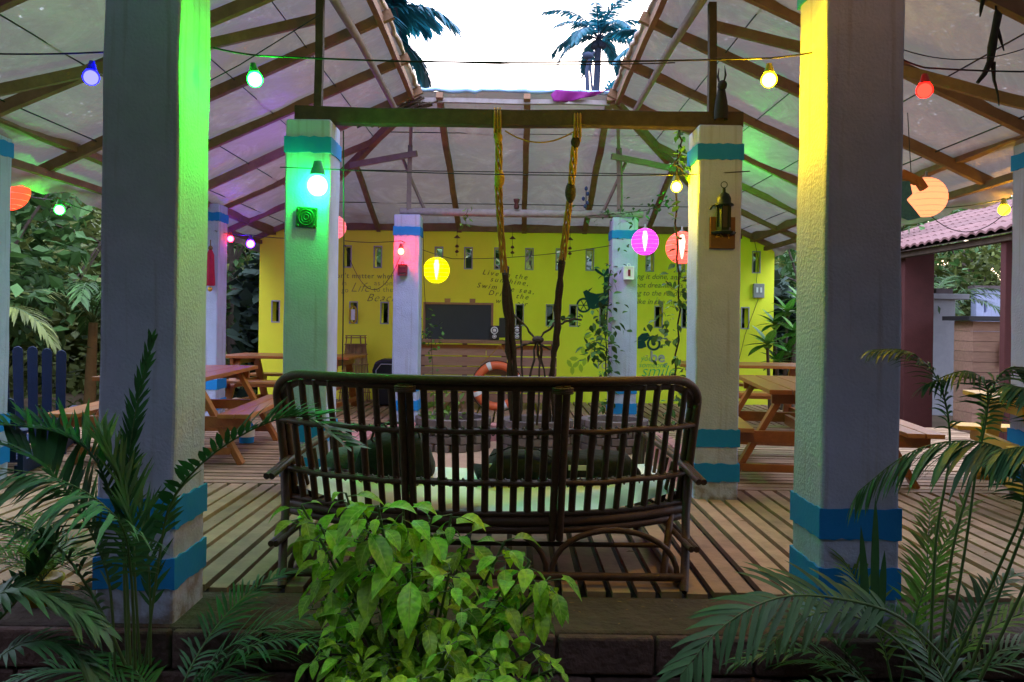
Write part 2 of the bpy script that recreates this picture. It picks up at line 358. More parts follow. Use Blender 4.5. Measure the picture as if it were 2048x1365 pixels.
def veined_leaf(name, c1, c2, crib, rough=.45, trans=.35):
    m = bpy.data.materials.new(name); m.use_nodes = True; t = m.node_tree; N = t.nodes; L = t.links
    def math_(op, a, b=None):
        n = N.new('ShaderNodeMath'); n.operation = op
        for i, x in enumerate((a, b)):
            if x is None: continue
            if isinstance(x, (int, float)): n.inputs[i].default_value = x
            else: L.new(x, n.inputs[i])
        return n.outputs[0]
    b = N['Principled BSDF']; b.inputs['Roughness'].default_value = rough; b.inputs['Specular IOR Level'].default_value = .35
    at = N.new('ShaderNodeAttribute'); at.attribute_name = 'leafpos'; sp = N.new('ShaderNodeSeparateXYZ'); L.new(at.outputs['Vector'], sp.inputs[0])
    side, along, rnd = sp.outputs
    vein = math_('POWER', math_('ABSOLUTE', math_('SINE', math_('MULTIPLY', math_('SUBTRACT', along, math_('MULTIPLY', side, .16)), 24))), 6.0)   # low where |sin| is low
    rib = math_('SUBTRACT', 1.0, math_('MINIMUM', math_('MULTIPLY', side, 9.0), 1.0))
    lines = math_('MAXIMUM', rib, math_('MULTIPLY', vein, .35))
    tc = N.new('ShaderNodeTexCoord'); n = N.new('ShaderNodeTexNoise'); n.inputs['Scale'].default_value = 55; n.inputs['Detail'].default_value = 5; L.new(tc.outputs['Object'], n.inputs[0])
    mr = N.new('ShaderNodeMapRange'); mr.inputs[1].default_value = .40; mr.inputs[2].default_value = .62; L.new(n.outputs[0], mr.inputs[0])
    mx = N.new('ShaderNodeMix'); mx.data_type = 'RGBA'; mx.inputs[6].default_value = (*c1, 1); mx.inputs[7].default_value = (*c2, 1); L.new(mr.outputs[0], mx.inputs[0])
    hv = N.new('ShaderNodeHueSaturation'); L.new(mx.outputs[2], hv.inputs['Color'])
    v = N.new('ShaderNodeMapRange'); v.inputs[3].default_value = .55; v.inputs[4].default_value = 1.35; L.new(rnd, v.inputs[0]); L.new(v.outputs[0], hv.inputs['Value'])
    h = N.new('ShaderNodeMapRange'); h.inputs[3].default_value = .475; h.inputs[4].default_value = .52; L.new(math_('FRACT', math_('MULTIPLY', rnd, 7.3)), h.inputs[0]); L.new(h.outputs[0], hv.inputs['Hue'])
    m2 = N.new('ShaderNodeMix'); m2.data_type = 'RGBA'; m2.inputs[7].default_value = (*crib, 1); L.new(hv.outputs[0], m2.inputs[6]); L.new(math_('MULTIPLY', lines, .55), m2.inputs[0])
    L.new(m2.outputs[2], b.inputs['Base Color'])
    bp = N.new('ShaderNodeBump'); bp.inputs['Strength'].default_value = .5; bp.inputs['Distance'].default_value = .003; bp.invert = True; L.new(lines, bp.inputs['Height']); L.new(bp.outputs[0], b.inputs['Normal'])
    tb = N.new('ShaderNodeBsdfTranslucent'); L.new(m2.outputs[2], tb.inputs[0]); ms = N.new('ShaderNodeMixShader'); ms.inputs[0].default_value = trans
    L.new(b.outputs[0], ms.inputs[1]); L.new(tb.outputs[0], ms.inputs[2]); L.new(ms.outputs[0], N['Material Output'].inputs[0]); return m
M['leaf_bush'] = veined_leaf('bush_leaf', (.22, .50, .012), (.12, .31, .010), (.42, .58, .10))
M['leaf_shrub'] = veined_leaf('glossy_shrub_leaf', (.07, .24, .02), (.035, .13, .012), (.25, .40, .10), .35, .25)
def glass_shell(name, col, s):
    m = bpy.data.materials.new(name); m.use_nodes = True; N = m.node_tree.nodes; L = m.node_tree.links; N.clear()
    e = N.new('ShaderNodeEmission'); e.inputs[0].default_value = (*col, 1); e.inputs[1].default_value = s
    tr = N.new('ShaderNodeBsdfTransparent'); tr.inputs[0].default_value = (*[.15 + .85 * c for c in col], 1)
    a = N.new('ShaderNodeAddShader'); L.new(e.outputs[0], a.inputs[0]); L.new(tr.outputs[0], a.inputs[1])
    o = N.new('ShaderNodeOutputMaterial'); L.new(a.outputs[0], o.inputs[0]); return m

# ================================================================== ground and deck
def sheet(name, x0, x1, y0, y1, nx, ny, zf, m):
    mb = MB(); vs = [(x0 + (x1 - x0) * i / nx, y0 + (y1 - y0) * j / ny, 0) for j in range(ny + 1) for i in range(nx + 1)]
    vs = [(a, b, zf(a, b)) for a, b, _ in vs]
    fs = [(j * (nx + 1) + i, j * (nx + 1) + i + 1, (j + 1) * (nx + 1) + i + 1, (j + 1) * (nx + 1) + i) for j in range(ny) for i in range(nx)]
    mb.add(vs, fs, True); o = mb.build(name, m); o['kind'] = 'structure'; return o
sheet('ground', -160, 160, -60, 260, 160, 160, lambda x, y: -.34 + (.05 * noise.noise(V((x * .4, y * .4, 0))) if abs(x) > 5.2 or y > 13.6 or y < 3 else 0), M['dirt'])

# pit of the courtyard: octagon between the inner pillars
PC = V((0.10, 7.45)); PR = (1.55, 1.55)
def octo(k, rx, ry): a = math.pi / 8 + k * math.pi / 4; return (PC.x + rx * math.cos(a) / math.cos(math.pi / 8), PC.y + ry * math.sin(a) / math.cos(math.pi / 8))
mb = MB()
PY0, PY1 = 5.93, 9.15; PX0, PX1 = -1.34, 1.30
# boards run away from the camera in the front and back strips, across in the side aisles
def board(x0, x1, y0, y1):
    t = random.uniform(0, .006); j = .006
    vs = [(x0 + random.uniform(-j, j), y0, t), (x1 + random.uniform(-j, j), y0, t), (x1 + random.uniform(-j, j), y1, t), (x0 + random.uniform(-j, j), y1, t)]
    mb.add(vs + [(a, b, t - .03) for a, b, c in vs], [(0, 1, 2, 3), (0, 4, 5, 1), (1, 5, 6, 2), (2, 6, 7, 3), (3, 7, 4, 0)])
x = -5.6
while x < 5.8:
    board(x, x + .084, 3.62 + random.uniform(-.02, .02), 5.86); x += .117
for sx0, sx1 in ((-5.2, -1.66), (1.66, 5.4)):
    y = 5.88
    while y < 9.62: board(sx0, sx1, y, y + .098); y += .128
x = -4.3
while x < 4.5:
    board(x, x + .088, 9.66, 12.16); x += .117
mb.build('deck', M['deckwood'])['kind'] = 'structure'
mb = MB(); mb.box(-5.6, 5.8, 3.60, 5.9, -.38, -.24); mb.box(-5.6, -1.64, 5.903, 12.2, -.38, -.243); mb.box(1.64, 5.8, 5.903, 12.2, -.38, -.243); mb.box(-1.637, 1.637, 9.60, 12.2, -.38, -.246)
mb.build('deck_underside', M['soil'])['kind'] = 'structure'
# sandy floor of the pit
mb = MB(); mb.add([(-1.64, 5.9, -.12), (1.64, 5.9, -.12), (1.64, 9.6, -.12), (-1.64, 9.6, -.12)], [(0, 1, 2, 3)])
mb.build('courtyard_floor', M['sand'])['kind'] = 'structure'
mb = MB(); mb.box(-5.9, 6.1, 3.18, 3.60, -.34, -.012)
o = mb.build('ledge', M['ledge'], bevel=.02); o['kind'] = 'structure'

# ---- front retaining wall of laterite blocks
t = thing('retaining_wall', 'dark laterite block wall below the front edge of the deck', 'wall', (0, 3.17, -.34))
mb = MB()
for r in range(2):
    x = -5.9 + .2 * (r % 2)
    while x < 6.1:
        wd = random.uniform(.36, .42)
        mb.box(x + .006, x + wd - .006, 3.135 + random.uniform(-.008, .008), 3.178, -.34 + r * .165 + .006, -.34 + (r + 1) * .165 - .006); x += wd
mb.build('block_course', M['blocks'], t, bevel=.012)
# ---- pink kerb round the pit
t = thing('brick_kerb', 'low pink brick kerb running round the sandy pit behind the cane sofa', 'kerb', (PC.x, PC.y, -.12))
mb = MB()
ks = [(-1.56, 6.15), (-1.56, 8.3), (-1.0, 9.0), (1.15, 9.0), (1.56, 8.3), (1.56, 6.15)]
for a, b in zip(ks[:-1], ks[1:]):
    a, b = V(a), V(b); L_ = (b - a).length; n = max(1, int(L_ / .23)); d = (b - a) / n; nn = V((-d.y, d.x)).normalized()
    ang = math.atan2(d.y, d.x)
    for i in range(n):
        for k in (0, 1):
            c = a + d * (i + .5) + nn * (k * .125 - .06)
            mb.obox((c.x, c.y, -.03 + random.uniform(-.006, .006)), (L_ / n - .012, .115, .19), Matrix.Rotation(ang, 3, 'Z'))
mb.build('kerb_bricks', M['kerb'], t, bevel=.008)
# ---- brick planter in the middle
t = thing('brick_planter', 'curved grey brick planter in the sandy pit with climbing stems', 'planter', (.2, 8.5, -.12))
mb = MB(); cen = [(-.62, 8.45, .36), (.28, 8.35, .34), (1.12, 8.45, .32)]
def inoth(x, y, k): return any(i != k and math.hypot(x - c[0], y - c[1]) < c[2] - .02 for i, c in enumerate(cen))
for k, (cx, cy, rr) in enumerate(cen):
    for lv in range(4):
        n = 14
        for i in range(n):
            a = 2 * math.pi * (i + .5 * (lv % 2)) / n; px, py = cx + rr * math.cos(a), cy + rr * math.sin(a)
            if inoth(px, py, k): continue
            mb.obox((px, py, -.08 + lv * .085), (.09, 2 * math.pi * rr / n * .93, .075), Matrix.Rotation(a, 3, 'Z'))
    mb.build('brick_ring', M['greybrick'], t, bevel=.006); mb = MB()
mb = MB()
for cx, cy, rr in cen: mb.lathe([(rr - .05, -.1), (rr - .05, .14 + .004 * cx), (.001, .17)], (cx, cy, 0), 16)
# straight back wall linking them
mb.build('soil', M['soil'], t)

# ================================================================== pillars
def pillar(x0, x1, y0, y1, top, bands, label, zb=-.30, cat='pillar', feet=True):
    t = thing('striped_pillar', label, cat, ((x0 + x1) / 2, (y0 + y1) / 2, zb), 'white pillars with blue stripes')
    mb = MB(); mb.box(x0, x1, y0, y1, zb, top)
    # denser mesh so plaster edges are not ruler straight
    nseg = 14; mb = MB(); rings = []
    for i in range(nseg + 1):
        z = zb + (top - zb) * i / nseg; j = .0035
        for (px, py) in ((x0, y0), (x1, y0), (x1, y1), (x0, y1)): rings.append((px + random.uniform(-j, j), py + random.uniform(-j, j), z))
    fs = [(3, 2, 1, 0), tuple(4 * nseg + k for k in range(4))]
    for i in range(nseg):
        for k in range(4): a = 4 * i + k; b = 4 * i + (k + 1) % 4; fs.append((a, b, b + 4, a + 4))
    mb.add(rings, fs); mb.build('shaft', M['plaster'], t, bevel=.014)
    for zl, zh in bands:
        b = MB(); e = .008; vs = []; N = 11
        ring = []
        for (ax, ay), (bx, by) in (((x0 - e, y0 - e), (x1 + e, y0 - e)), ((x1 + e, y0 - e), (x1 + e, y1 + e)), ((x1 + e, y1 + e), (x0 - e, y1 + e)), ((x0 - e, y1 + e), (x0 - e, y0 - e))):
            for k in range(N): ring.append((ax + (bx - ax) * k / N, ay + (by - ay) * k / N))
        n = len(ring); lo = [(a, c, zl + random.uniform(-.006, .006)) for a, c in ring]; hi = [(a, c, zh + random.uniform(-.006, .006)) for a, c in ring]
        f2 = [(k, (k + 1) % n, n + (k + 1) % n, n + k) for k in range(n)]
        cx, cy = (x0 + x1) / 2, (y0 + y1) / 2
        inn = [(cx + (a - cx) * .9, cy + (c - cy) * .9, z) for a, c, z in hi]; inl = [(cx + (a - cx) * .9, cy + (c - cy) * .9, z) for a, c, z in lo]
        b.add(lo + hi + inn + inl, f2 + [(n + k, n + (k + 1) % n, 2 * n + (k + 1) % n, 2 * n + k) for k in range(n)] + [(3 * n + k, 3 * n + (k + 1) % n, (k + 1) % n, k) for k in range(n)])
        b.build('blue_band', M['blue'], t)
    return t
LB = [(.13, .257), (.375, .50)]
pillar(-1.695, -1.375, 3.20, 3.52, 2.99, LB + [(2.68, 2.80)], 'wide near pillar on the left, its inner face lit green beside the palm fronds')
pillar(1.277, 1.60, 3.20, 3.52, 2.99, LB + [(2.68, 2.80)], 'wide near pillar on the right, its inner face lit yellow')
pillar(-1.63, -1.31, 5.55, 5.87, 2.67, LB + [(2.43, 2.545)], 'pillar behind the left end of the cane sofa with a round green light and green plaque')
pillar(1.31, 1.625, 5.55, 5.87, 2.67, LB + [(2.42, 2.535)], 'pillar with a black candle lantern and brown carved plaque on its front')
pillar(-1.47, -1.15, 9.60, 9.92, 2.55, LB + [(2.29, 2.40)], 'far slim pillar with a red bulb and small dark red lantern, left of the chalkboard')
pillar(1.22, 1.54, 9.60, 9.92, 2.55, LB + [(2.287, 2.39)], 'far slim pillar with a creeper up its left side and a small white lantern')
pillar(-3.85, -3.55, 9.40, 9.70, 2.62, LB + [(2.41, 2.515)], 'far outer pillar with a hanging crimson tassel, lit violet on its inner face')
pillar(3.60, 3.90, 9.40, 9.70, 2.62, LB + [(2.41, 2.515)], 'far outer pillar behind the near right pillar, beside the back picnic table')
pillar(-4.13, -3.81, 5.60, 5.92, 2.68, LB + [(2.43, 2.545)], 'outer pillar cut by the left edge of the photo beside the orange lantern')
pillar(3.75, 4.07, 5.55, 5.87, 2.68, LB + [(2.43, 2.545)], 'outer pillar cut by the right edge of the photo beside a yellow bulb')

# ================================================================== roof
ZS = 4.306
def zside(X): return ZS - .46 * abs(X)
XE, YB, YF, ZE = 1.10, 8.84, 5.8, 3.80
XO, YBO, YFO = 4.05, 12.9, 2.1; ZO = zside(XO)
roof = thing('pavilion_roof', 'timber hip roof lined with pale tarpaulin round a square opening to the sky', 'roof', (0, 7, 3.8))
def quad_sheet(corners, n1, n2, sag=.03, seed=0):
    a, b, c, d = [V(p) for p in corners]; mb = MB(); vs = []
    for j in range(n2 + 1):
        for i in range(n1 + 1):
            u, v = i / n1, j / n2; p = a.lerp(b, u).lerp(d.lerp(c, u), v)
            s = sag * (noise.noise(V((p.x * 1.3 + seed, p.y * 1.3, 0))) - .2)
            s += .012 * noise.noise(V((p.x * 5, p.y * 5, seed)))
            if i in (0, n1) or j in (0, n2): s *= .3
            vs.append(p + V((0, 0, .05 + s)))
    fs = [(j * (n1 + 1) + i, j * (n1 + 1) + i + 1, (j + 1) * (n1 + 1) + i + 1, (j + 1) * (n1 + 1) + i) for j in range(n2) for i in range(n1)]
    return mb.add(vs, fs, True)
E = [(-XE, YF, ZE), (XE, YF, ZE), (XE, YB, ZE), (-XE, YB, ZE)]
O = [(-XO, YFO, ZO), (XO, YFO, ZO), (XO, YBO, ZO), (-XO, YBO, ZO)]
for k, s in ((3, 1), (0, 2), (1, 3), (2, 4)):
    k2 = (k + 1) % 4
    quad_sheet((O[k], O[k2], E[k2], E[k]), 44, 20, .07, s * 7).build('tarpaulin_slope', M['tarp'], roof)
# loose tarpaulin skirt that hangs outside the eaves
for sx in (-1, 1):
    mb = MB(); vs = []; n = 60
    for i in range(n + 1):
        y = 4.2 + (YBO - 4.2) * i / n
        hang = .18 + .10 * noise.noise(V((y * .9, sx * 3, 0))) + .05 * noise.noise(V((y * 3, sx, 1)))
        for k in range(6):
            t_ = k / 5; vs.append((sx * (XO + .05 * t_ + .03 * math.sin(y * 7 + k)), y, ZO + .05 - hang * t_))
    mb.add(vs, [(i * 6 + k, i * 6 + k + 1, (i + 1) * 6 + k + 1, (i + 1) * 6 + k) for i in range(n) for k in range(5)], True)
    mb.build('tarpaulin_skirt', M['tarp'], roof)
def rafter(p, q, wd=.055, ht=.085, m='rafter', nm='rafter', j=.008):
    mb = MB(); mb.beam(p, q, wd, ht, jit=j); return mb.build(nm, M[m], roof)
dz = -.015
def hip_y_back(X): return YB + (abs(X) - XE) * (YBO - YB) / (XO - XE)
def hip_y_front(X): return YF - (abs(X) - XE) * (YF - YFO) / (XO - XE)
for sx in (-1, 1):
    for y, xi in ((3.15, 0), (4.3, 0), (5.42, XE), (6.53, XE), (7.62, XE), (8.68, XE)):
        x_in = XE - .06
        if y < YF: x_in = XE + (YF - y) * (XO - XE) / (YF - YFO)
        yo = y + random.uniform(-.05, .05)
        rafter((sx * 3.98, yo, zside(3.98) + dz), (sx * x_in, y, zside(x_in) + dz))
    for y in (9.75, 10.9, 12.0):           # jacks onto the back hip
        x_in = XE + (y - YB) * (XO - XE) / (YBO - YB)
        rafter((sx * 3.98, y, zside(3.98) + dz), (sx * x_in, y, zside(x_in) + dz), .05, .075)
    rafter((sx * XE, YB, ZE - .03), (sx * XO, YBO, ZO - .03), .07, .10, nm='hip_rafter')
    rafter((sx * XE, YF, ZE - .03), (sx * XO, YFO, ZO - .03), .07, .10, nm='hip_rafter')
    # diagonal brace pole across the front of the side slope
    rafter((sx * 3.62, 4.86, zside(3.62) - .09), (sx * 1.5, 5.93, zside(1.5) - .09), .05, .07, nm='brace')
    # pole tied under the rafters along the opening, and the trimmer at the opening edge
    mb = MB(); mb.tube([(sx * 1.34, 5.55, zside(1.34) - .10), (sx * 1.31, 6.6, zside(1.32) - .115), (sx * 1.33, 8.95, zside(1.34) - .10)], [.036, .034, .03], 9)
    mb.build('opening_pole', M['post'], roof)
    rafter((sx * 1.13, YF - .1, ZE - .05), (sx * 1.15, YB + .1, ZE - .05), .05, .07, nm='trimmer')
    # eave beams
    rafter((sx * 3.70, 3.2, 2.735), (sx * 3.72, 12.1, 2.60), .085, .13, nm='eave_beam')
    rafter((sx * 3.93, 4.6, 2.44), (sx * 3.95, 12.6, 2.44), .05, .06, nm='eave_beam')
    rafter((sx * 2.4, 8.9, zside(2.4) - .11), (sx * 2.45, 4.0, zside(2.45) - .11), .04, .05, nm='purlin') if 0 else None
    # posts on the inner pillars
    rafter((sx * 1.435, 5.70, 2.79), (sx * 1.435, 5.70, zside(1.435) - .05), .055, .055, m='wood_dark', nm='post', j=.004)
    rafter((sx * 1.32 + .01, 9.75, 2.60), (sx * 1.30, 9.70, 3.42), .055, .05, m='post', nm='post', j=.006)
    rafter((sx * 1.30, 9.72, 3.40), (sx * 1.22, 9.2, 3.66), .04, .04, m='post', nm='post', j=.006)
    rafter((sx * 1.12, 9.9, 2.62), (sx * 1.42, 9.7, 3.32), .03, .03, m='post', nm='brace', j=.006)
    rafter((sx * 2.07, 9.85, zside(2.07) - .16), (sx * 1.20, 9.62, 3.30), .045, .07, m='post', nm='brace', j=.006)
zb = lambda y: ZE - (y - YB) * (ZE - ZO) / (YBO - YB)
for X in (-.88, .12, 1.05): rafter((X + .02, YB - .05, zb(YB) + dz), (X * 1.02 + .05, 12.5, zb(12.5) + dz), .075, .07)
for X in (-3.1, -2.1, 2.1, 3.1):
    y0_ = hip_y_back(X); rafter((X, y0_, zb(y0_) + dz), (X, 12.5, zb(12.5) + dz), .06, .07)
zf = lambda y: ZE - (YF - y) * (ZE - ZO) / (YF - YFO)
for X in (-.9, 0, .9): rafter((X, YF + .05, ZE + dz), (X, 2.3, zf(2.3) + dz))
rafter((-3.98, 12.16, 2.70), (4.10, 12.16, 2.70), .10, .12, nm='wall_plate')
rafter((-1.2, YB + .02, ZE - .055), (1.2, YB + .03, ZE - .055), .05, .05, m='pipe', nm='trimmer')
rafter((-1.2, YF - .02, ZE - .055), (1.2, YF - .03, ZE - .055), .05, .05, nm='trimmer')
# hem of the tarpaulin folded over the opening edge
for a, b in ((E[0], E[3]), (E[3], E[2]), (E[2], E[1])):
    a, b = V(a), V(b); pts = [a.lerp(b, i / 24) + V((random.uniform(-.012, .012), random.uniform(-.012, .012), .06 + random.uniform(-.012, .012))) for i in range(25)]
    mb = MB(); mb.tube(pts, [.022 + random.uniform(-.006, .008) for _ in pts], 7); mb.build('hem', M['hem'] if a == V(E[3]) else M['tarp'], roof)
# cord battens under the tarp
for sx in (-1, 1):
    for X in (1.75, 2.35, 2.95, 3.5):
        mb = MB(); mb.tube([(sx * X, y, zside(X) + .012) for y in (hip_y_front(X), 6.5, hip_y_back(X))], .006, 4); mb.build('batten_cord', M['wire'], roof)
for y in (9.6, 10.5, 11.4):
    Xh = XE + (y - YB) * (XO - XE) / (YBO - YB); mb = MB(); mb.tube([(-Xh, y, zb(y) + .012), (Xh, y, zb(y) + .012)], .006, 4); mb.build('batten_cord', M['wire'], roof)
# loose bundle of old thatch poles stuffed in the back left corner of the opening
mb = MB()
for i in range(16):
    a = V((-1.55 + random.uniform(-.25, .1), 8.7 + random.uniform(-.2, .2), 3.42 + random.uniform(-.03, .1))); b = V((-.98 + random.uniform(-.1, .12), 8.8 + random.uniform(-.1, .2), 3.72 + random.uniform(-.06, .05)))
    mb.tube([a, a.lerp(b, .5) + V((0, 0, random.uniform(-.02, .03))), b], .012, 5)
mb.build('thatch_bundle', M['wood_dark'], roof)
# magenta cloth over the back edge
mb = MB(); vs = []; nx = 18; nz = 6
for i in range(nx + 1):
    u = i / nx; x = .46 + .62 * u; dep = (.15 * (1 - u) ** .7) * (1 if u > .06 else u / .06 * .6 + .4)
    for k in range(nz + 1):
        v_ = k / nz; vs.append((x - .06 * v_, YB - .03 - .03 * math.sin(u * 14) * v_, ZE + .075 - dep * v_ - .02 * math.sin(u * math.pi)))
mb.add(vs, [(i * (nz + 1) + k, i * (nz + 1) + k + 1, (i + 1) * (nz + 1) + k + 1, (i + 1) * (nz + 1) + k) for i in range(nx) for k in range(nz)], True)
o = mb.build('scarf', M['pinkcloth']); tag(o, 'magenta cloth draped over the far edge of the roof opening', 'cloth')
so_ = o.modifiers.new('thick', 'SOLIDIFY'); so_.thickness = .003

# ---- cross beams between the pillars
mb = MB(); mb.beam((-1.60, 5.71, 2.735), (1.66, 5.71, 2.735), .10, .115, jit=.006)
tag(mb.build('cross_beam', M['wood_dark'], bevel=.006), 'dark heavy timber beam lying across the two inner pillars, ropes tied to it', 'beam')
mb = MB(); mb.tube([(-1.42, 9.76, 2.605), (0, 9.76, 2.60), (1.62, 9.76, 2.605)], [.046, .05, .046], 10)
tag(mb.build('roof_pole', M['pipe']), 'pale grey round pole lying across the two far slim pillars', 'pole')
mb = MB(); mb.beam((-1.35, 9.84, 2.57), (1.5, 9.84, 2.565), .06, .05, jit=.006)
mb = MB()

# ================================================================== yellow wall
YW = 12.2
wall = thing('painted_wall', 'yellow rendered back wall with two rows of slit windows and painted sayings', 'wall', (0, YW, -.3))
WX0, WX1 = -3.96, 4.09
def wx(px): return (px - 1024) * YW / F
UP = [551 - 0 if 0 else None] ; UP = [wx(p) for p in (632, 693, 754, 815, 876, 935, 995, 1057, 1118, 1178, 1239, 1298, 1360, 1425, 1511)]
LO = [wx(p) for p in (551, 645, 707, 769, 830, 895, 965, 1039, 1100, 1147, 1207, 1317, 1371, 1430, 1490)]
zr = lambda y: HC - (y - 643) * YW / F
rows = [(LO, zr(650), zr(610), .05), (UP, zr(538), zr(498), .05)]
mb = MB(); zc = -.3; TH = .2
for xs, z0, z1, hw in rows:
    mb.box(WX0, WX1, YW, YW + TH, zc, z0)
    x = WX0
    for c in xs: mb.box(x, c - hw, YW, YW + TH, z0, z1); x = c + hw
    mb.box(x, WX1, YW, YW + TH, z0, z1); zc = z1
mb.box(WX0, WX1, YW, YW + TH, zc, 2.66)
mb.build('rendered_wall', M['wall'], wall)
for xs, z0, z1, hw in rows:
    for c in xs:
        wn = MB(); g = .018; y0 = YW - .006; y1 = YW + .02
        wn.box(c - hw - g, c - hw, y0, y1, z0 - g, z1 + g); wn.box(c + hw, c + hw + g, y0, y1, z0 - g, z1 + g)
        wn.box(c - hw, c + hw, y0, y1, z1, z1 + g); wn.box(c - hw, c + hw, y0, y1, z0 - g, z0)
        f = wn.build('slit_window_frame', M['cement'], wall)
# lettering
def text(s, px, py, size, m, tilt=0, shear=.0, off=-.012, sp=1.0, name='lettering', ex=.0012, lab=None):
    cu = bpy.data.curves.new('t', 'FONT'); cu.body = s; cu.size = size; cu.shear = shear; cu.offset = off * size; cu.space_character = sp; cu.extrude = ex
    cu.resolution_u = 3
    ob = bpy.data.objects.new('t', cu); COL.objects.link(ob); bpy.context.view_layer.update()
    me = bpy.data.meshes.new_from_object(ob.evaluated_get(bpy.context.evaluated_depsgraph_get()))
    bpy.data.objects.remove(ob)
    me.materials.clear(); me.materials.append(M[m]); me.transform(Matrix.Rotation(R(tilt), 4, 'Y') @ Matrix.Rotation(R(90), 4, 'X'))
    o = bpy.data.objects.new(name, me); COL.objects.link(o); o.parent = wall
    p = P(px, py, YW - .003); o.location = p - wall.location
    if lab: o['label'] = lab
    return o
text("don't matter where", 664, 556, .112, 'paint_olive', 0, .0, .004, 1.14)
text("in", 683, 571, .112, 'paint_olive'); text("Life", 700, 584, .215, 'paint_olive', 0, .45, -.02, 1.0)
text("as long", 748, 571, .112, 'paint_olive', sp=1.1); text("go", 683, 585, .112, 'paint_olive'); text("to the", 747, 584, .112, 'paint_olive', sp=1.1)
text("Beach", 732, 603, .175, 'paint_teal', 0, .45, -.02, 1.15)
for s, x, y in (("Live in the", 964, 549), ("sunshine,", 980, 563), ("Swim the sea,", 953, 575), ("Drink the", 976, 590), ("wild air", 990, 606)):
    text(s, x, y, .112, 'paint_black', 6, .3, -.004, 1.42)
for s, x, y in (("ing it done, and your", 1270, 558), ("not dreaming, is you", 1270, 575), ("ng to the road you", 1268, 591), ("like in the moment", 1270, 608)):
    text(s, x, y, .115, 'paint_olive', 0, .25, .004)
text("lo", 1194, 738, .22, 'paint_grey', sp=1.1); text("simple", 1196, 750, .12, 'paint_green', shear=.2)
text("you", 1281, 722, .12, 'paint_green', shear=.2); text("be", 1300, 724, .24, 'paint_grey', off=.02)
text("someone", 1277, 735, .12, 'paint_green', shear=.2); text("smile", 1281, 753, .26, 'paint_green', shear=.3)
# motorcycle murals
def mural(pts, th, m='paint_teal'):
    a = [((p[0] - 1024) * YW / F, -(p[1] - 643) * YW / F) for p in pts]
    mb2.prism(a, (0, YW - th, HC), (1, 0, 0), (0, 0, 1), -th + .0002)
def ring2(cx, cy, r, wd, th):
    n = 28
    for k in range(n):
        a, b = 2 * math.pi * k / n, 2 * math.pi * (k + 1) / n
        mural([(cx + r * math.cos(a), cy + r * math.sin(a)), (cx + r * math.cos(b), cy + r * math.sin(b)), (cx + (r - wd) * math.cos(b), cy + (r - wd) * math.sin(b)), (cx + (r - wd) * math.cos(a), cy + (r - wd) * math.sin(a))][::-1], th)
mb2 = MB(); ring2(1167, 609, 15, 4, .004)
for k in range(6):
    a = k * math.pi / 3; c_, s_ = math.cos(a), math.sin(a)
    mural([(1167 - s_ * .8, 609 + c_ * .8), (1167 + s_ * .8, 609 - c_ * .8), (1167 + 13 * c_ + s_ * .8, 609 + 13 * s_ - c_ * .8), (1167 + 13 * c_ - s_ * .8, 609 + 13 * s_ + c_ * .8)], .003 + k * .00012)
mural([(1165, 582), (1172, 578), (1180, 583), (1192, 586), (1204, 584), (1216, 580), (1224, 580), (1226, 606), (1205, 611), (1186, 617), (1176, 614), (1172, 600)], .0046)
mural([(1176, 578), (1184, 573), (1182, 576), (1176, 583)], .0052)
mural([(1206, 584), (1207, 562), (1206, 551), (1194, 544), (1187, 538), (1190, 534), (1203, 544), (1210, 540), (1212, 535), (1220, 534), (1226, 537), (1228, 590), (1214, 590)], .0058)
mb2.build('motorcycle_mural', M['paint_teal'], wall, label='rider with raised arm on a tilted motorcycle, painted in dark teal')
mb2 = MB(); ring2(1308, 684, 14, 4.5, .004); ring2(1308, 684, 4, 3.9, .0035)
mural([(1276, 672), (1284, 664), (1296, 662), (1300, 668), (1296, 676), (1290, 680), (1294, 690), (1284, 694), (1276, 694)], .0046)
mural([(1296, 671), (1306, 667), (1316, 671), (1316, 674), (1306, 671), (1298, 676)], .0052)
mb2.build('motorcycle_mural', M['paint_teal'], wall, label='rear wheel and seat of a second motorcycle painted low on the wall')
# flat climbing-leaf shapes in darker yellow on the wall
mb2 = MB(); q = .004
for cx, cy, a in ((1149, 716, 0), (1140, 726, 60), (1153, 728, -40), (1146, 740, 90), (1167, 700, 80), (1170, 722, 100), (1163, 735, 80), (1182, 690, 30), (1176, 670, -20)):
    q += .0004; ca, sa = math.cos(R(a)), math.sin(R(a))
    mural([(cx + ca * u - sa * v_, cy + sa * u + ca * v_) for u, v_ in ((-9, 0), (-4, -4), (3, -4), (9, 0), (3, 4), (-4, 4))], q)
mb2.build('leaf_shapes', mat('leaf_shape_olive', (.42, .52, .03), .85), wall)

# a scatter of dry leaves and grit on the boards and the ledge
mb = MB()
for i in range(230):
    x = random.uniform(-4.5, 4.5); y = random.choice((random.uniform(3.25, 3.6), random.uniform(3.6, 5.8), random.uniform(3.3, 5.8), random.uniform(5.9, 9)))
    z = .010 if y > 3.62 else -.004
    if abs(x) < 1.64 and 5.9 < y < 9.6: z = -.112
    a = random.uniform(0, 6.28); L_ = random.choice((.012, .018, .03, .055)); mb.leaf((x, y, z), (math.cos(a), math.sin(a), .12), (0, 0, 1), L_, L_ * .45, random.uniform(0, .25), .3, 3, 0)
tag(mb.build('leaf_litter', M['dryleaf']), 'small dry leaves scattered over the deck boards and ledge', 'leaf litter', kind='stuff')

